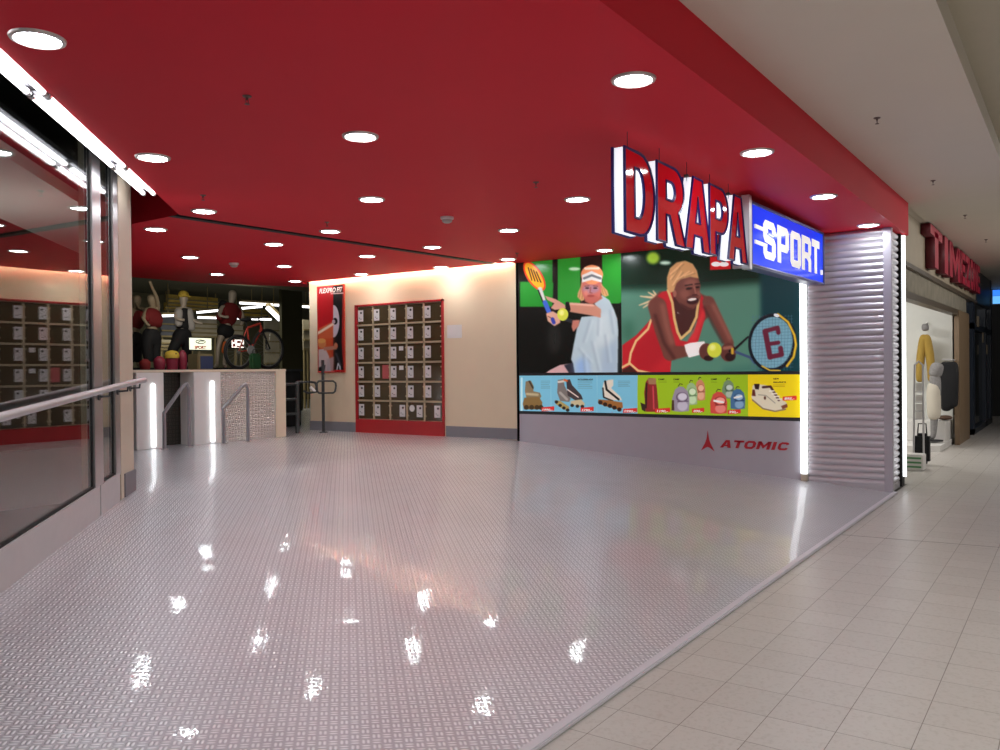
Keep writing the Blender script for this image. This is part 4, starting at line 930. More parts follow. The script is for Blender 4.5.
c4.line([(190, 680), (200, 630), (212, 650), (216, 690)], 10, (215, 212, 218), 5); c4.line([(185, 560), (215, 640)], 14, (90, 86, 96), 8, .7); c4.poly([(170, 676), (252, 676), (252, 690), (170, 690)], (190, 30, 34), 3); c4.line([(60, 690), (170, 690)], 10, (230, 110, 110), 3)
c4.line([(150, 132), (235, 128)], 9, (235, 225, 225), 3, .9)
pya, pyb = onX(318, 330, px)[1], onX(344, 330, px)[1]
pz0, pz1 = onX(331, 372, px)[2], onX(331, 286, px)[2]
t = thing('wall_poster', (px, (pya+pyb)/2, pz0), 'tall red and black ski boot poster on the cream wall left of the lockers', 'poster')
print_panel('poster_print', c4, px, pya, pyb, pz0, pz1, 90, 260, PAPER, t, .018)
b = MB(); yo = .012
for a, c in (((px-.004, pyb-yo, pz0-yo), (XW, pya+yo, pz0)), ((px-.004, pyb-yo, pz1), (XW, pya+yo, pz1+yo)), ((px-.004, pyb-yo, pz0), (XW, pyb, pz1)), ((px-.004, pya, pz0), (XW, pya+yo, pz1))): b.box(a, c)
b.build('poster_frame', mat('red_orange_edge', (.5, .05, .02), .4), t, smooth=False)
b = wall_text('FLEXPRO FIT', 319.5, 293.5, .085, wht, t, width=23, bold=.012, shear=.2, x=px-.001); b.build('poster_lettering', wht, t, smooth=False)

# ------------------------------------------------------------------ mannequins on the platform
MY = 15.0; DZ = 1.49
MSKIN = mat('mannequin_skin', (.34, .26, .17), .5); PALE = mat('pale_mannequin', (.5, .42, .34), .45)
CRED = mat('dark_red_cloth', (.20, .012, .014), .8); CBLK = mat('black_cloth', (.012, .012, .014), .8); CWHT = mat('grey_white_cloth', (.50, .47, .45), .8)
CYEL = mat('yellow_cap', (.6, .42, .05), .7); CORG = mat('orange_guard', (.75, .16, .03), .6); CTAN = mat('tan_cloth', (.3, .24, .12), .8)
MOFF = [0.]
def mp_(u, v, dy=0): return onY(u, v, MY+MOFF[0]+dy)
def mannequin(name, label, J, skinmat, garments, head=None):
    """J: joint pixels; head (u,v); limbs as lists with depth offsets"""
    base = mp_(*J['hip']); t = thing(name, (base[0], base[1], DZ), label, 'mannequin', 'mannequins above the counter')
    pts = []; ed = []
    def add(u, v, r, dy=0, frm=None):
        pts.append((mp_(u, v, dy), r)); i = len(pts)-1
        if frm is not None: ed.append((frm, i))
        return i
    hu, hv = J['hip']; su, sv_ = J['neck']
    h0 = add(hu, hv, (.13, .10)); w0 = add(hu+(su-hu)*.45, hv+(sv_-hv)*.45, (.115, .085), 0, h0); c0 = add(hu+(su-hu)*.78, hv+(sv_-hv)*.78, (.15, .10), 0, w0)
    n0 = add(su, sv_, .05, 0, c0); a, b_ = J['head']; h1 = add(a, b_+2.2, .09, 0, n0); h2 = add(a, b_-2.5, .10, 0, h1); add(a, b_-5, .05, 0, h2)
    for k in ('armL', 'armR'):
        q = J[k]; s0 = add(*q[0], .055, q[0][2] if len(q[0]) > 2 else 0, c0) if False else add(q[0][0], q[0][1], .058, 0, c0)
        e0 = add(q[1][0], q[1][1], .042, -.12, s0); w1 = add(q[2][0], q[2][1], .03, -.2, e0); add(q[3][0], q[3][1], .035, -.24, w1)
    for k in ('legL', 'legR'):
        q = J[k]; a0 = add(q[0][0], q[0][1], .07, 0, h0); k0 = add(q[1][0], q[1][1], .05, -.02, a0); f0 = add(q[2][0], q[2][1], .038, .0, k0); add(q[2][0]+q[3], q[2][1]+1.2, .036, -.15, f0)
    skin('body', pts, ed, skinmat, t, k=.95)
    zf = min(pts[-1][0][2], pts[-3][0][2]); b = MB(); b.lathe((base[0], base[1]-.05, DZ), [(0, 0), (.30, 0), (.30, max(.03, zf-DZ-.03)), (0, max(.03, zf-DZ-.03))], n=24); b.build('base_plate', CBLK, t)
    for nm, mt, chains in garments:
        P = []; E = []
        for ch in chains:
            prev = None
            for (u, v, r, *dy) in ch:
                key = None
                P.append((mp_(u, v, dy[0] if dy else 0), r)); i = len(P)-1
                if prev is not None: E.append((prev, i))
                prev = i
        # joined chains share their first point
        skin_join(nm, P, E, chains, mt, t)
    return t
def skin_join(nm, P, E, chains, mt, t):
    """garment from several chains that all start at the same first point"""
    first = 0; idx = 0; remap = {}; newP = []; newE = []
    k = 0
    for ci, ch in enumerate(chains):
        prev = None
        for j in range(len(ch)):
            if ci > 0 and j == 0: cur = 0
            else: newP.append(P[k]); cur = len(newP)-1
            if prev is not None: newE.append((prev, cur))
            prev = cur; k += 1
    skin(nm, newP, newE, mt, t, ext=.4, k=1.3)
# figure poses traced from the photo; each garment starts at the point where its branches meet
def legs(cx, cv, L, R_, w=.155):
    return ('trousers', CBLK, [[(cx, cv, (w, .12)), (cx, cv-5, (w*.92, .12))], [(cx, cv, (w, .12))]+L, [(cx, cv, (w, .12))]+R_])
mannequin('mannequin', 'mannequin in dark red top with one arm stretched up to the ceiling', dict(hip=(151, 331), neck=(153, 307), head=(151.5, 299.5),
  armL=[(158, 309), (157, 298), (152, 287), (149.5, 281)], armR=[(147, 310), (143, 318), (147, 324), (150, 326)], legL=[(148, 335), (147, 347), (149, 365), -2], legR=[(155, 335), (155, 348), (156, 365), 2]), MSKIN,
  [('jacket', CRED, [[(152, 315, (.15, .12)), (151.5, 327, (.145, .12))], [(152, 315, (.15, .12)), (153, 309, (.12, .09))], [(152, 315, (.15, .12)), (158, 321, .06), (159.5, 327, .055)], [(152, 315, (.15, .12)), (146.5, 315, .06, -.06), (144.5, 319, .05, -.1)]]),
   legs(151, 334, [(147.4, 343, .10), (147.2, 350, .085), (148.8, 362, .065)], [(155, 343, .10), (155, 350, .085), (156, 362, .065)])])
MOFF[0] = .7
mannequin('mannequin', 'mannequin in red with one arm bent behind its head, half hidden by the cream pillar', dict(hip=(134, 334), neck=(135.5, 309), head=(137, 300),
  armL=[(141, 311), (144, 309), (139, 308), (136, 302)], armR=[(130, 312), (129, 322), (131, 330), (132, 334)], legL=[(132, 338), (131, 350), (132, 365), -2], legR=[(137, 338), (137, 350), (138, 365), 2]), MSKIN,
  [('jacket', CRED, [[(135, 318, (.14, .11)), (134.5, 330, (.145, .12))], [(135, 318, (.14, .11)), (135.5, 311, (.12, .09))], [(135, 318, (.14, .11)), (141, 313, .055), (143, 310, .045)]]),
   legs(134, 337, [(131, 344, .10), (131, 351, .08), (132, 362, .06)], [(137, 344, .10), (137.2, 351, .08), (138, 362, .06)], .14)])
MOFF[0] = 0.
mannequin('mannequin', 'mannequin striding in a pale open jacket, black trousers and yellow cap', dict(hip=(183, 331), neck=(183.5, 307), head=(183.5, 298),
  armL=[(190, 310), (192.5, 320), (198, 323), (203, 324)], armR=[(177, 310), (175.5, 318), (180, 320), (185, 320)], legL=[(180, 335), (173, 347), (168, 364), -2], legR=[(186, 335), (187, 348), (187, 364), 2]), PALE,
  [('shirt', CBLK, [[(183.5, 318, (.10, .105)), (183.5, 329, (.10, .105))], [(183.5, 318, (.10, .105)), (183.5, 309, (.08, .08))]]),
   ('open_jacket', CWHT, [[(178.5, 317, .068, -.09), (178.5, 326, .06, -.09)], [(178.5, 317, .068, -.09), (179, 310, .06, -.05)]]), ('open_jacket', CWHT, [[(190, 318, .07, -.09), (191.5, 330, .066, -.07)], [(190, 318, .07, -.09), (188.5, 310, .065, -.05)]]),
   legs(183, 334, [(178, 341, .10), (173.3, 348, .085), (168.7, 362, .06)], [(186.5, 342, .10), (187, 349, .08), (187.3, 362, .06)])])
q = Vector(mp_(183.5, 296)); MB().lathe(q, [(.105, -.03), (.108, .02), (.09, .075), (.05, .105), (0, .115)], n=20).box((q.x-.07, q.y-.2, q.z-.025), (q.x+.07, q.y-.05, q.z-.005), .006).build('cap', CYEL, bpy.data.objects['mannequin.002'])
mannequin('mannequin', 'bald mannequin in dark red shirt and black shorts with an orange leg guard', dict(hip=(224.5, 331), neck=(231, 304), head=(232.5, 295),
  armL=[(239, 307), (243, 316), (243, 322), (241, 325)], armR=[(222, 307), (219, 315), (224, 317), (229, 317)], legL=[(220.5, 338), (218, 348), (217, 365), -2], legR=[(228, 338), (226, 348), (224, 365), 2]), PALE,
  [('shirt', CRED, [[(229, 313, (.15, .115)), (226, 325, (.145, .12))], [(229, 313, (.15, .115)), (231, 306, (.12, .09))], [(229, 313, (.15, .115)), (238, 311, .07), (241.5, 318, .06, -.08)], [(229, 313, (.15, .115)), (222, 311, .07), (219.5, 319, .07, -.08)]]),
   ('shorts', CBLK, [[(225, 330, (.15, .125)), (226, 325, (.14, .12))], [(225, 330, (.15, .125)), (220.5, 337, .095)], [(225, 330, (.15, .125)), (228.5, 337, .095)]]),
   ('leg_guard', CORG, [[(225, 347, .05, -.05), (226, 342, .045, -.04)], [(225, 347, .05, -.05), (223.7, 353, .042, -.03)]]),
   ('backpack', CBLK, [[(222, 307, .075, .2), (222, 314, .06, .2)], [(222, 307, .075, .2), (224, 301, .05, .18)]])])
# small goods in front of the figures
def goods(name, uv, r, mt, label, cat, y=14.2, sz=None):
    p = onY(*uv, y); q = Vector(p)
    hz = max(p[2]-DZ, .05)
    return tag(MB().lathe((p[0], p[1], DZ), [(0, 0), (r*.75, .0), (r*.95, hz*.5), (r, hz*1.1), (r*.9, hz*1.4), (r*.4, hz*1.75), (0, hz*1.8)], n=16).build(name, mt), label, cat)
PNK = mat('crimson_goods', (.25, .02, .05), .5)
goods('gift_pot', (145, 364), .10, CRED, 'dark red rounded pot at the feet of the red mannequin', 'pot')
goods('gift_pot', (159.5, 362.5), .11, PNK, 'crimson pot between the red mannequin and the striding one', 'pot')
def helmet(u, v, mt, label, k=1.):
    p = onY(u, v, 14.1); t = thing('cycle_helmet', (p[0], p[1], p[2]-.06), label, 'helmet', 'helmets at the mannequins feet')
    MB().lathe(p, [(.13, -.06), (.135, -.01), (.12, .04), (.08, .075), (0, .09)], n=20).build('shell', mt, t)
    b = MB()
    for k in (-1, 0, 1): b.box((p[0]+k*.06-.012, p[1]-.128+abs(k)*.03, p[2]-.02), (p[0]+k*.06+.012, p[1]-.10+abs(k)*.03, p[2]+.035))
    b.build('vent', CBLK, t, smooth=False)
    MB().cyl((p[0], p[1], DZ), (p[0], p[1], p[2]-.05), .10, .12).build('stand', PNK, t)
helmet(172, 355, CYEL, 'yellow helmet on a red stand at the striding mannequin'); goods('gift_pot', (182.5, 359), .085, PNK, 'crimson pot beside the yellow helmet', 'pot', 14.1)
# mountain bike
BYY = 13.6
def bp_(u, v, dy=0): return Vector(onY(u, v, BYY+dy))
t = thing('bicycle', (bp_(250, 364)[0], BYY, DZ), 'mountain bike with red frame standing on the platform right of the mannequins', 'bicycle')
fr_, rr_ = bp_(268, 349), bp_(238.5, 352)
for c, nm in ((fr_, 'wheel'), (rr_, 'wheel')):
    Rw = c.z-DZ-.034
    w_ = MB().torus(c, Rw, .03, (0, 1, 0), 40, 8).build(nm, CBLK, t)
    MB().torus(c, Rw-.035, .012, (0, 1, 0), 40, 6).build('rim', mat('bike_rim', (.35, .34, .33), .3, .8), w_)
    b = MB(); b.cyl(c+Vector((0, -.04, 0)), c+Vector((0, .04, 0)), .022)
    for k in range(18):
        a = k*math.pi/9; b.cyl(c, c+Vector((math.cos(a), 0, math.sin(a)))*(Rw-.03), .003, n=5)
    b.build('spokes', mat('spoke_steel', (.4, .4, .4), .3, .8), w_)
BR = mat('bike_red', (.40, .045, .03), .35); hd = bp_(260, 323.5); bb_ = bp_(250, 350); st_ = bp_(247, 328)
b = MB(); hd2 = bp_(261.5, 329)
for p, q, r in ((hd2, bb_, .028), (hd, st_, .025), (st_, bb_, .022), (st_, rr_, .014), (bb_, rr_, .014), (hd, hd2, .024)): b.cyl(p, q, r)
b.build('frame', BR, t)
b = MB(); b.cyl(hd2, bp_(266, 339), .022); b.cyl(bp_(266, 339, -.06), fr_+Vector((0, -.06, 0)), .016); b.cyl(bp_(266, 339, .06), fr_+Vector((0, .06, 0)), .016); b.cyl(bp_(266, 339, -.07), bp_(266, 339, .07), .016); b.build('fork', CBLK, t)
b = MB(); s0 = bp_(258.5, 318); b.cyl(hd, s0, .015); b.tube([s0+Vector((-.03, -.32, .02)), s0+Vector((0, -.1, 0)), s0+Vector((0, .1, 0)), s0+Vector((-.03, .32, .02))], .014, 8); b.build('handlebar', CBLK, t)
b = MB(); q = bp_(246, 321); b.cyl(st_, q, .013); b.ball(q+Vector((-.02, 0, .02)), (.13, .06, .035)); b.build('saddle', CBLK, t)
b = MB(); b.lathe(bb_+Vector((0, -.03, 0)), [(0, -.012), (.09, -.01), (.09, .01), (0, .012)], axis=(0, 1, 0)); b.cyl(bb_+Vector((0, -.06, 0)), bb_+Vector((.12, -.06, -.1)), .012); b.cyl(bb_+Vector((0, .06, 0)), bb_+Vector((-.12, .06, .1)), .012); b.build('crankset', STEEL, t)
p = onY(255, 358, 13.2)
t = thing('shop_bag', (p[0], p[1], DZ), 'dark green bag leaning in front of the bicycle', 'bag')
MB().box((p[0]-.12, p[1]-.06, DZ), (p[0]+.12, p[1]+.06, p[2]+.09), .035).build('bag_body', mat('dark_green_cloth', (.02, .09, .03), .7), t)
MB().tube([(p[0]-.06, p[1], p[2]+.08), (p[0]-.04, p[1], p[2]+.16), (p[0]+.04, p[1], p[2]+.16), (p[0]+.06, p[1], p[2]+.08)], .009, 6).build('handle', CBLK, t)
# lit signs inside the shop
def lit_sign(name, u0, v0, u1, v1, y, base, label):
    a, c = onY(u0, v1, y), onY(u1, v0, y)
    t = thing(name, ((a[0]+c[0])/2, y, a[2]), label, 'sign')
    MB().box((a[0], y, a[2]), (c[0], y+.12, c[2]), .01).build('sign_case', CBLK, t, smooth=False)
    MB().box((a[0]+.02, y-.004, a[2]+.02), (c[0]-.02, y+.002, c[2]-.02)).build('lit_face', base, t, smooth=False)
    b = MB(); b.cyl(((a[0]+c[0])/2, y+.06, DZ), ((a[0]+c[0])/2, y+.06, a[2]+.02), .03); b.build('sign_post', CTAN, t)
    return t, a, c
YS = 14.3
t, a, c = lit_sign('lit_sign', 188.5, 337.5, 212, 350.5, YS, mat('warm_lit_face', (.9, .9, .75), .4, emit=.75, ecol=(.95, 1, .75)), 'small white lit sign with red lettering between the mannequins')
RT_ = mat('red_sign_print', (.6, .06, .04), .5)
w = c[0]-a[0]; h = c[2]-a[2]
text_mesh('SPORT', (a[0]+w*.24, YS-.006, a[2]+h*.14), (1, 0, 0), (0, 0, 1), h*.22, .004, .04, .1, w*.5).build('sign_lettering', RT_, t, smooth=False)
b = MB(); b.tube([(a[0]+w*(.5+.2*math.cos(q)), YS-.008, a[2]+h*(.66+.13*math.sin(q))) for q in np.linspace(0, 6.28, 25)[:-1]], .008, 6, True); b.tube([(a[0]+w*.38, YS-.008, a[2]+h*.6), (a[0]+w*.5, YS-.008, a[2]+h*.72), (a[0]+w*.62, YS-.008, a[2]+h*.7)], .008, 6); b.build('sign_emblem', CBLK, t)
t, a, c = lit_sign('lit_sign', 231, 339, 244.5, 348.5, YS+.05, mat('hot_lit_face', (.9, .8, .7), .4, emit=1.4, ecol=(1, .9, .8)), 'small bright red and white lit sign under the bicycle handlebar')
w = c[0]-a[0]; h = c[2]-a[2]; b = MB()
for q in ((.12, .2, .3, .5), (.40, .15, .62, .3), (.45, .55, .7, .8), (.75, .2, .92, .45), (.1, .65, .25, .9)): b.box((a[0]+w*q[0], YS+.04, a[2]+h*q[1]), (a[0]+w*q[2], YS+.047, a[2]+h*q[3]))
b.build('sign_print', RT_, t, smooth=False)
# fluorescent lights, shelves and display boards deep in the shop
def shop_tube(u0, v0, u1, v1, y, label, r=.05, y2=None):
    a, c = Vector(onY(u0, v0, y)), Vector(onY(u1, v1, y2 or y)); t = thing('shop_tube_light', (a+c)/2, label, 'tube light', 'tube lights deep in the shop')
    MB().cyl(a, c, r, n=10).build('tube', mat('shop_tube', (1, 1, 1), .3, emit=2.2, ecol=(.95, .95, 1)), t)
    e = (c-a).normalized(); mid = Vector((0, 0, r+.03)); x = e; yv = x.cross(Vector((0, 0, 1))).normalized(); zv = yv.cross(x)
    MB().obox((a+c)/2+mid, (x, yv, zv), ((c-a).length/2, .08, .025)).build('housing', CTAN, t, smooth=False)
    q = (a+c)/2+mid; MB().cyl(q, (q.x, q.y, 3.96), .015, n=6).build('hanger', CTAN, t)
for n_, q in enumerate(((240, 303, 283, 305.5, 19, 'long tube light right of the bald mannequin, highest'), (241, 308.5, 262, 306.5, 20.5, 'slanted tube light just under the highest one'), (267.5, 307.5, 280, 319.5, 18, 'thick diagonal tube light above the bicycle'),
    (197, 312.5, 218, 310.5, 21, 'slanted tube light between the pale and bald mannequins'), (198, 317.5, 217, 318, 22, 'level tube light between the pale and bald mannequins'), (161, 316, 175, 315.5, 21, 'tube light between the red and striding mannequins'),
    (252, 319, 271, 319.5, 21.6, 'low tube light behind the bicycle saddle'), (234, 318, 239, 318.5, 22, 'tiny tube light beside the bald mannequin'), (303, 306.5, 309, 307, 18, 'tube light tip showing left of the cream wall'))):
    shop_tube(*q[:5], q[5], .032 if n_ != 2 else .06)
def board(u0, v0, u1, v1, y, mt, label, name='display_board', cat='display board', grid=None):
    a, c = onY(u0, v1, y), onY(u1, v0, y); t = thing(name, ((a[0]+c[0])/2, y, a[2]), label, cat, 'display boards deep in the shop')
    MB().box((a[0], y, a[2]), (c[0], y+.08, c[2]), .01).build('panel', mt, t, smooth=False)
    for xx in (a[0]+.06, c[0]-.06):
        lg = MB()
        if a[2] > 2.9: lg.cyl((xx, y+.04, c[2]-.02), (xx, y+.04, 3.95), .02, n=8)
        else: lg.cyl((xx, y+.04, RZ), (xx, y+.04, a[2]+.02), .03, n=8)
        lg.build('support', CTAN, t)
    b = MB(); b.box((a[0], y-.02, a[2]), (c[0], y, a[2]+.05)); n = grid or 3
    for k in range(1, n): zz = a[2]+(c[2]-a[2])*k/n; b.box((a[0], y-.06, zz-.02), (c[0], y, zz+.02))
    b.build('shelf', CTAN, t, smooth=False); return t
PB = mat('beige_display', (.50, .45, .34), .7, vary=.35, scale=3); YB = mat('yellow_slats', (.75, .52, .10), .6, vary=.3, scale=5); GB = mat('blue_grey_display', (.12, .13, .17), .6, vary=.3)
board(168, 298, 218, 303.5, 22.5, YB, 'yellow slatted band high behind the striding mannequin', grid=2); board(165, 306, 218, 310, 23, YB, 'lower yellow slatted band behind the mannequins', grid=2)
board(240, 310, 270, 317, 23.2, YB, 'yellow band behind the bicycle handlebar', grid=2)
board(161, 318, 176, 337, 22, GB, 'blue grey board between the red and striding mannequins'); board(160, 340, 176, 350, 21.5, PB, 'pale board low between the red and striding mannequins')
board(191, 320, 217, 337, 22.8, PB, 'beige shelf board above the white lit sign', grid=4); board(234, 320, 243, 336, 22.8, PB, 'narrow beige board beside the bald mannequin', grid=3); board(265, 320, 283, 364, 22.5, PB, 'tall beige shelf board behind the bicycle wheel', grid=4); board(303.5, 320, 310, 350, 18, PB, 'sliver of pale shelf board left of the cream wall', grid=3)
a, c = onY(198, 366, 13.0), onY(213, 354, 13.0)
t = thing('display_crate', (a[0], 13.0, DZ), 'small blue and tan display box under the white lit sign', 'box')
MB().box((a[0], 13, DZ), (c[0], 13.3, c[2]), .012).build('box_body', CTAN, t, smooth=False)
MB().box((a[0]+.05, 12.992, DZ+.02), (c[0]-.01, 12.999, c[2]-.04)).build('blue_front', mat('blue_print_front', (.04, .06, .16), .5), t, smooth=False)
# dark column and dark clutter near the gate
a, c = onY(283, 430, 17.2), onY(303.5, 430, 17.2)
mb = MB(); mb.box((a[0], 17.2, .4), (c[0], 17.3, 3.95)); struct(mb.build('wall_column', mat('olive_column', (.075, .07, .03), .7), smooth=False))
a, c = onY(284, 430, 12.3), onY(307, 366, 12.3)
t = thing('shop_counter', ((a[0]+c[0])/2, 12.4, RZ), 'black cash counter behind the tubular gate', 'counter')
MB().box((a[0], 12.3, RZ), (c[0]-.15, 12.9, 1.45), .02).build('counter_body', BLACK, t, smooth=False)
MB().box((a[0]-.03, 12.27, 1.45), (c[0]-.12, 12.93, 1.49), .008).build('counter_top', DARKSTEEL, t, smooth=False)

# ------------------------------------------------------------------ fashion shop along the mall
FY = 1.80
fx = lambda u, v=340: onY(u, v, FY)[0]
STONE = mat('beige_stone', (.42, .35, .25), .5, vary=.12, scale=4); DBL = mat('dark_blue_frame', (.02, .03, .05), .35); WOODC = mat('brown_column', (.22, .15, .09), .45, vary=.15)
xl, xc0, xc1 = 11.17, fx(957.2), fx(967.5)
mb = MB(); mb.prism([(xl, FY, 2.74), (20.6, FY, 2.80), (20.6, FY, ccz(20.6)), (xl, FY, ccz(xl))], (0, .15, 0))
struct(mb.build('wall_shopfront', STONE, smooth=False))
mb = MB(); mb.prism([(xl, FY-.03, 2.70), (20.6, FY-.03, 2.76), (20.6, FY-.03, 2.82), (xl, FY-.03, 2.76)], (0, .16, 0)); mb.prism([(xl, FY-.02, 2.30), (xc1, FY-.02, 2.38), (xc1, FY-.02, 2.47), (xl, FY-.02, 2.39)], (0, .14, 0))
struct(mb.build('trim_4', mat('bronze_ledge', (.10, .075, .05), .4), smooth=False))
mb = MB(); mb.prism([(xl, FY+.02, 2.39), (xc1, FY+.02, 2.46), (xc1, FY+.02, 2.77), (xl, FY+.02, 2.71)], (0, .05, 0)); struct(mb.build('window_2', mat('veined_transom', (.42, .38, .30), .25, vary=.35, scale=5), smooth=False))
mb = MB(); mb.box((xl, FY-.02, 0), (11.42, FY+.12, 2.4)); struct(mb.build('door_1', DBL, smooth=False))
b = text_mesh('STREETWEAR', (11.30, FY-.025, .55), (0, 0, 1), (-1, 0, 0), .10, .004, .02, 0, 1.3)
mb = MB(); mb.box((xc0, FY-.03, 0), (xc1, FY+.05, 2.45)); struct(mb.build('wall_column', WOODC, smooth=False))
mb = MB(); mb.box((17.42, FY+.1, 0), (17.5, 5.2, 2.9)); mb.box((11.2, 5.2, 0), (17.5, 5.3, 3.2)); mb.box((11.15, FY+.15, 0), (11.2, 5.3, 3.2)); struct(mb.build('wall_fashion', WHITEWALL, smooth=False))
mb = MB(); mb.box((11.2, FY+.15, 3.2), (17.5, 5.3, 3.25)); struct(mb.build('ceiling_fashion', WHITEWALL, smooth=False))
b.build('door_lettering', mat('purple_print', (.25, .08, .28), .5), bpy.data.objects['door_1'], smooth=False)
# red shop letters
LR = mat('shop_letter_red', (.42, .02, .05), .35, emit=.05, ecol=(.5, .02, .06)); LRD = mat('shop_letter_side', (.13, .01, .02), .5)
t = thing('shop_letters', (16.5, FY, 2.85), 'big red relief letters over the fashion shop entrance', 'sign')
us = [(920.5, 933), (935, 939.5), (941, 952), (953, 957.5), (958.2, 962.2), (963, 966.2), (966.8, 969.8), (970.2, 973)]
def block(ch):
    s_ = lambda p, w=.24, cl=False: stroke(p, w, cl)
    return {'T': [s_([(0, .88), (1, .88)]), s_([(.5, .9), (.5, 0)], .3)], 'I': [s_([(.5, 0), (.5, 1)], .8)], 'M': [s_([(.12, 0), (.12, 1)]), s_([(.88, 0), (.88, 1)]), s_([(.16, .95), (.5, .3), (.84, .95)], .2)],
            'E': [s_([(.16, 0), (.16, 1)], .3), s_([(.1, .88), (1, .88)]), s_([(.1, .5), (.9, .5)], .22), s_([(.1, .12), (1, .12)])], 'Z': [s_([(0, .88), (.98, .88)]), s_([(0, .12), (1, .12)]), s_([(.82, .84), (.18, .16)], .26)],
            'O': [s_([(.3, .12), (.14, .3), (.14, .7), (.3, .88), (.7, .88), (.86, .7), (.86, .3), (.7, .12)], .26, True)], 'N': [s_([(.14, 0), (.14, 1)], .27), s_([(.86, 0), (.86, 1)], .27), s_([(.18, .94), (.82, .06)], .26)]}[ch]
for ch_, (u0, u1) in zip('TIMEZONE', us):
    xa, xb = fx(u0, 290), fx(u1, 290); za = 2.85+(xa-13.3)*.012; zb_ = ccz(xa)-.015
    mm = MB()
    for lp in block(ch_): flat_shape(lp, lambda a, b_: (xa+a*(xb-xa), FY-.13, za+b_*(zb_-za)), -.125, (0, 1, 0), mm)
    for f_ in mm.bm.faces: f_.material_index = 0 if f_.calc_center_median().y < FY-.126 else 1
    mm.build('letter', [LR, LRD], t, smooth=False)
# billboard logo word, slanted block letters
LG = {'A': [LET['A']], 'C': [stroke([(.86, .70), (.80, .84), (.68, .88), (.32, .88), (.16, .72), (.16, .28), (.32, .12), (.68, .12), (.80, .16), (.86, .30)], .25)]}
ly, lz, lh = onX(720, 447.4, bbx)[1], onX(720, 447.4, bbx)[2], .098
le = onX(787.5, 447.4, bbx)[1]; ww = dict(A=1.1, T=1.0, O=1.12, M=1.3, I=.42, C=1.05); tot = sum(ww.values())+.14*5; q = 0
for ch_ in 'ATOMIC':
    uw = (ly-le)/tot; y0l = ly-q*uw; wl = ww[ch_]*uw; mm = MB()
    for lp in (LG[ch_] if ch_ in LG else block(ch_)):
        flat_shape(lp, lambda a, b_: (bbx-.001, y0l-a*wl-b_*lh*.35, lz+b_*lh), -.004, (-1, 0, 0), mm)
    mm.build('logo_letter', AR, BOARD, smooth=False); q += ww[ch_]+.14
# display plinths
mb = MB(); mb.prism([(15.7, 1.90, 0), (17.41, 1.90, 0), (17.41, 3.2, 0), (15.5, 3.2, 0), (15.5, 2.15, 0)], (0, 0, .10)); tag(mb.build('display_plinth', WHITE, smooth=False), 'low white display plinth just inside the fashion shop entrance', 'plinth')
mb = MB(); mb.box((16.5, 1.92, .10), (17.41, 2.6, .46), .01); tag(mb.build('display_plinth', WHITE, smooth=False), 'taller white display block standing on the low plinth by the wall', 'plinth')
# yellow trousers hanging on the wall
PX = 17.1
g = lambda u, v, x=PX: Vector(onX(u, v, x))
YT_ = mat('mustard_cloth', (.42, .27, .05), .85, vary=.12, bump=.2); GRC = mat('grey_check_cloth', (.26, .25, .25), .85, vary=.3, scale=30); CRM = mat('off_white_cloth', (.62, .57, .48), .85, bump=.15); CHAR = mat('charcoal_cloth', (.009, .009, .011), .85, vary=.3)
t = thing('hanging_trousers', g(923, 380), 'mustard yellow trousers hung high on the white shop wall', 'trousers')
for k, (u0, u1) in enumerate(((922, 919.5), (928.5, 931.5))):
    pts = [(g(925, 334), (.13, .08)), (g((u0*.6+925*.4), 341), (.13, .085)), (g((u0+u1)/2, 356), (.115, .08)), (g(u1, 374), (.10, .07)), (g(u1-.3 if k else u1+.2, 383), (.10, .07))]
    skin('trouser_leg', pts, [(i, i+1) for i in range(4)], YT_, t)
skin('waistband', [(g(925.5, 331.5), (.15, .07)), (g(925.2, 326), (.13, .065)), (g(925, 323.5), (.10, .05))], [(0, 1), (1, 2)], GRC, t, label='grey checked waistband')
MB().cyl(g(925, 325), Vector((17.42, g(925, 325).y, g(925, 325).z+.05)), .012).build('hook', STEEL, t)
# torso form in grey top and off-white trousers
t = thing('mannequin', g(935, 440, 16.4), 'headless mannequin in grey striped top and off white cropped trousers', 'mannequin')
h = lambda u, v, x=16.3: Vector(onX(u, v, x))
skin('body', [(h(934.5, 372), (.14, .10)), (h(935.5, 384), (.12, .10)), (h(935, 398), (.12, .10)), (h(934, 425), .06), (h(933.2, 437), .05), (h(930, 438.5), .045)], [(i, i+1) for i in range(5)], GRC, t)
skin('top', [(h(934.5, 378), (.17, .12)), (h(936, 370), (.17, .12)), (h(939, 362), (.17, .11))], [(0, 1), (1, 2)], GRC, t)
skin('trousers', [(h(934, 380), (.155, .12)), (h(933.5, 395), (.17, .125)), (h(934, 410), (.165, .12)), (h(934.2, 421), (.16, .115))], [(0, 1), (1, 2), (2, 3)], CRM, t)
MB().lathe(h(933, 441), [(0, 0), (.16, 0), (.16, .02), (0, .02)]).build('base_disc', CBLK, t)
t = thing('clothes_rack', g(949, 420, 16.9), 'dark jackets on a short rail against the white shop wall', 'clothes rack')
for k, (u0, mtt) in enumerate(((946, CHAR), (949, CHAR), (952, CHAR))):
    q = lambda u, v: Vector(onX(u, v, 17.0))
    skin('jacket', [(q(u0, 361), (.04, .06)), (q(u0, 365), (.06, .12)), (q(u0+.3, 385), (.07, .11)), (q(u0+.3, 412-k*2), (.07, .10))], [(i, i+1) for i in range(3)], mtt, t)
r0 = Vector(onX(943, 359.5, 17.0)); r1 = Vector(onX(953.5, 360, 17.0))
b = MB(); b.cyl(r0, r1, .012); b.cyl(r1, (17.42, r1.y, r1.z), .012); b.cyl(r0, (17.42, r0.y, r0.z), .012); b.build('rail', STEEL, t)
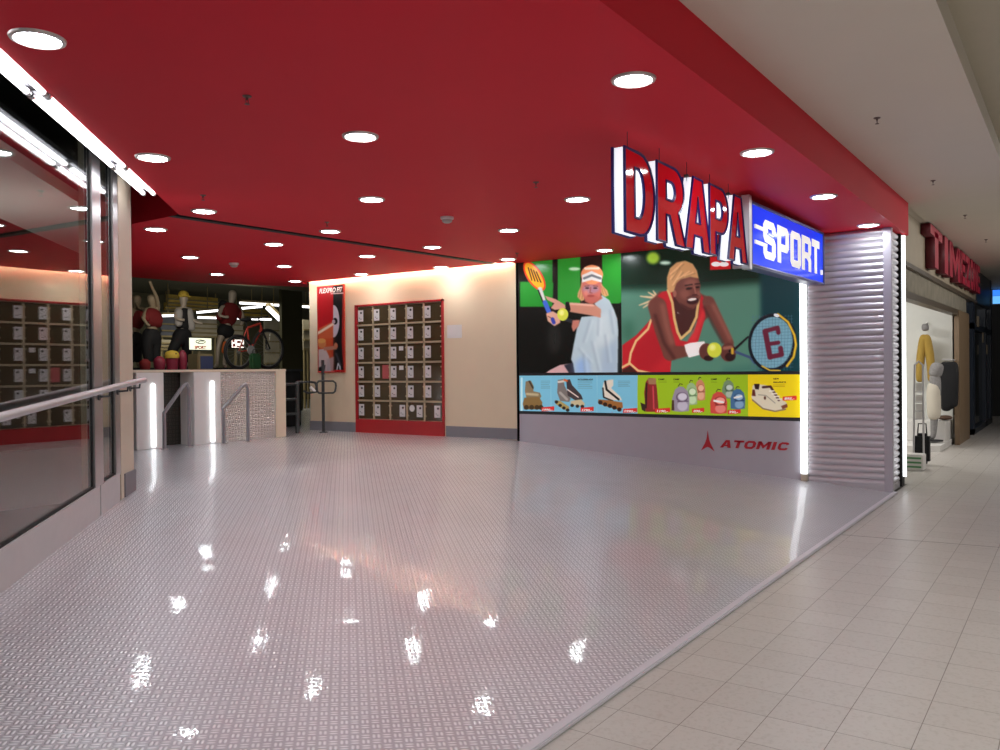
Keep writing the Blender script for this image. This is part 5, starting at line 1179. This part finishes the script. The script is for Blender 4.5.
mb = MB(); q = Vector(onX(945, 419, 16.9)); mb.ball((16.9, q.y, .508), (.16, .12, .045)); tag(mb.build('folded_shoes', mat('brown_leather', (.10, .05, .03), .5)), 'dark brown shoes on the taller white display block', 'shoes')
# chrome card stand near the door
t = thing('display_stand', (12.9, 2.02, 0), 'slim chrome ladder stand with white cards just inside the shop door', 'display stand')
k = lambda u, v: Vector(onX(u, v, 13.2))
lo_, hi_ = k(913.5, 460), k(914.5, 365); lo2, hi2 = k(923.8, 452), k(922.8, 365)
MB().tube([(lo_.x, lo_.y, .02), (hi_.x, hi_.y, hi_.z), (hi_.x, (hi_.y+hi2.y)/2, hi_.z+.05), (hi2.x, hi2.y, hi2.z), (lo2.x, lo2.y, .02)], .014, 8).build('chrome_frame', STEEL, t)
for v0, v1 in ((383, 391), (395, 401), (404, 410), (412, 418)):
    a, c = k(916, v1), k(922.5, v0); MB().box((13.18, c.y, a.z), (13.2, a.y, c.z)).build('card', WHITE, t, smooth=False)
for v in (392, 402, 411, 419): MB().cyl(k(914, v), k(923, v), .009, n=8).build('rung', STEEL, t)
p = k(919, 442); t = thing('shoulder_bag', (p.x+.3, p.y, .1), 'black bag standing at the foot of the chrome stand', 'bag')
MB().box((p.x+.2, p.y-.10, .02), (p.x+.4, p.y+.10, .46), .04).build('bag_body', CBLK, t); MB().tube([(p.x+.3, p.y-.06, .44), (p.x+.3, p.y-.05, .60), (p.x+.3, p.y+.05, .60), (p.x+.3, p.y+.06, .44)], .01, 6).build('strap', CBLK, t)
p = Vector(onZ(916, 470, .0)); t = thing('shop_basket', (p.x, p.y, 0), 'small white box with green marks at the shop door', 'box')
MB().box((p.x-.1, p.y-.1, 0), (p.x+.2, p.y+.16, .22), .01).build('box_body', WHITE, t, smooth=False)
b = MB()
for q in (.04, .10, .16): b.box((p.x-.104, p.y-.08, q), (p.x-.099, p.y+.1, q+.025))
b.build('green_marks', mat('green_print', (.1, .3, .12), .5), t, smooth=False)

# ---- next shopfront, dark
x0, x1 = fx(972), fx(991)
t = thing('dark_shopfront', (21, FY, 0), 'dark blue glazed shopfront beyond the red letters', 'shopfront')
b = MB(); b.box((x0, FY-.02, 0), (x0+.35, FY+.15, 2.75)); b.box((fx(984.5), FY-.02, 0), (fx(984.5)+.35, FY+.15, 2.75)); b.box((x1-.3, FY-.02, 0), (x1, FY+.15, ccz(x1))); b.box((x0, FY-.02, 2.2), (x1, FY+.12, 2.32)); b.box((x0, FY-.02, 0), (x1, FY+.12, .12)); b.build('frame', DBL, t, smooth=False)
b = MB(); b.prism([(20.62, FY-.01, 2.80), (x1, FY-.01, 2.84), (x1, FY-.01, ccz(x1)-.01), (20.62, FY-.01, ccz(20.62)-.01)], (0, .1, 0)); b.build('sign_band', mat('slate_sign_band', (.02, .027, .035), .3), t, smooth=False)
MB().box((x0+.35, FY+.05, .12), (fx(984.5), FY+.06, 2.2)).build('glass', mat('black_glass', (.012, .018, .022), .06), t, smooth=False)
MB().box((fx(984.5)+.35, FY+.05, .12), (x1-.3, FY+.06, 2.75)).build('glass', MATS['black_glass'], t, smooth=False)
b = MB()
for u, v, r in ((978, 322, .16), (983, 338, .12), (987, 350, .1)): 
    p = onY(u, v, FY-.04); b.box((p[0]-r, FY-.05, p[2]-.1), (p[0]+r, FY-.03, p[2]+.12))
b.build('goods_behind_glass', mat('tan_goods', (.22, .18, .13), .6), t, smooth=False)
mb = MB(); mb.box((27.5, -7, 0), (27.7, 4, 4.2)); struct(mb.build('wall_end', mat('dark_end_wall', (.02, .02, .022), .6), smooth=False))
a, c = onX(991.5, 305, 27.3), onX(1012, 288, 27.3)
t = thing('blue_lit_sign', (27.3, (a[1]+c[1])/2, a[2]), 'bright blue lit sign at the far end of the mall', 'sign')
MB().box((27.3, c[1], a[2]), (27.48, a[1], c[2]), .01).build('sign_case', DBL, t, smooth=False)
MB().box((27.29, c[1]+.03, a[2]+.03), (27.30, a[1]-.03, (a[2]+c[2])/2+.02)).build('lit_face', mat('sky_lit', (.1, .4, .9), .4, emit=.8, ecol=(.15, .5, 1)), t, smooth=False)
MB().box((27.29, c[1]+.03, (a[2]+c[2])/2+.03), (27.30, a[1]-.03, c[2]-.03)).build('lit_face', mat('deep_blue_lit', (.03, .2, .9), .4, emit=.8, ecol=(.04, .25, 1)), t, smooth=False)
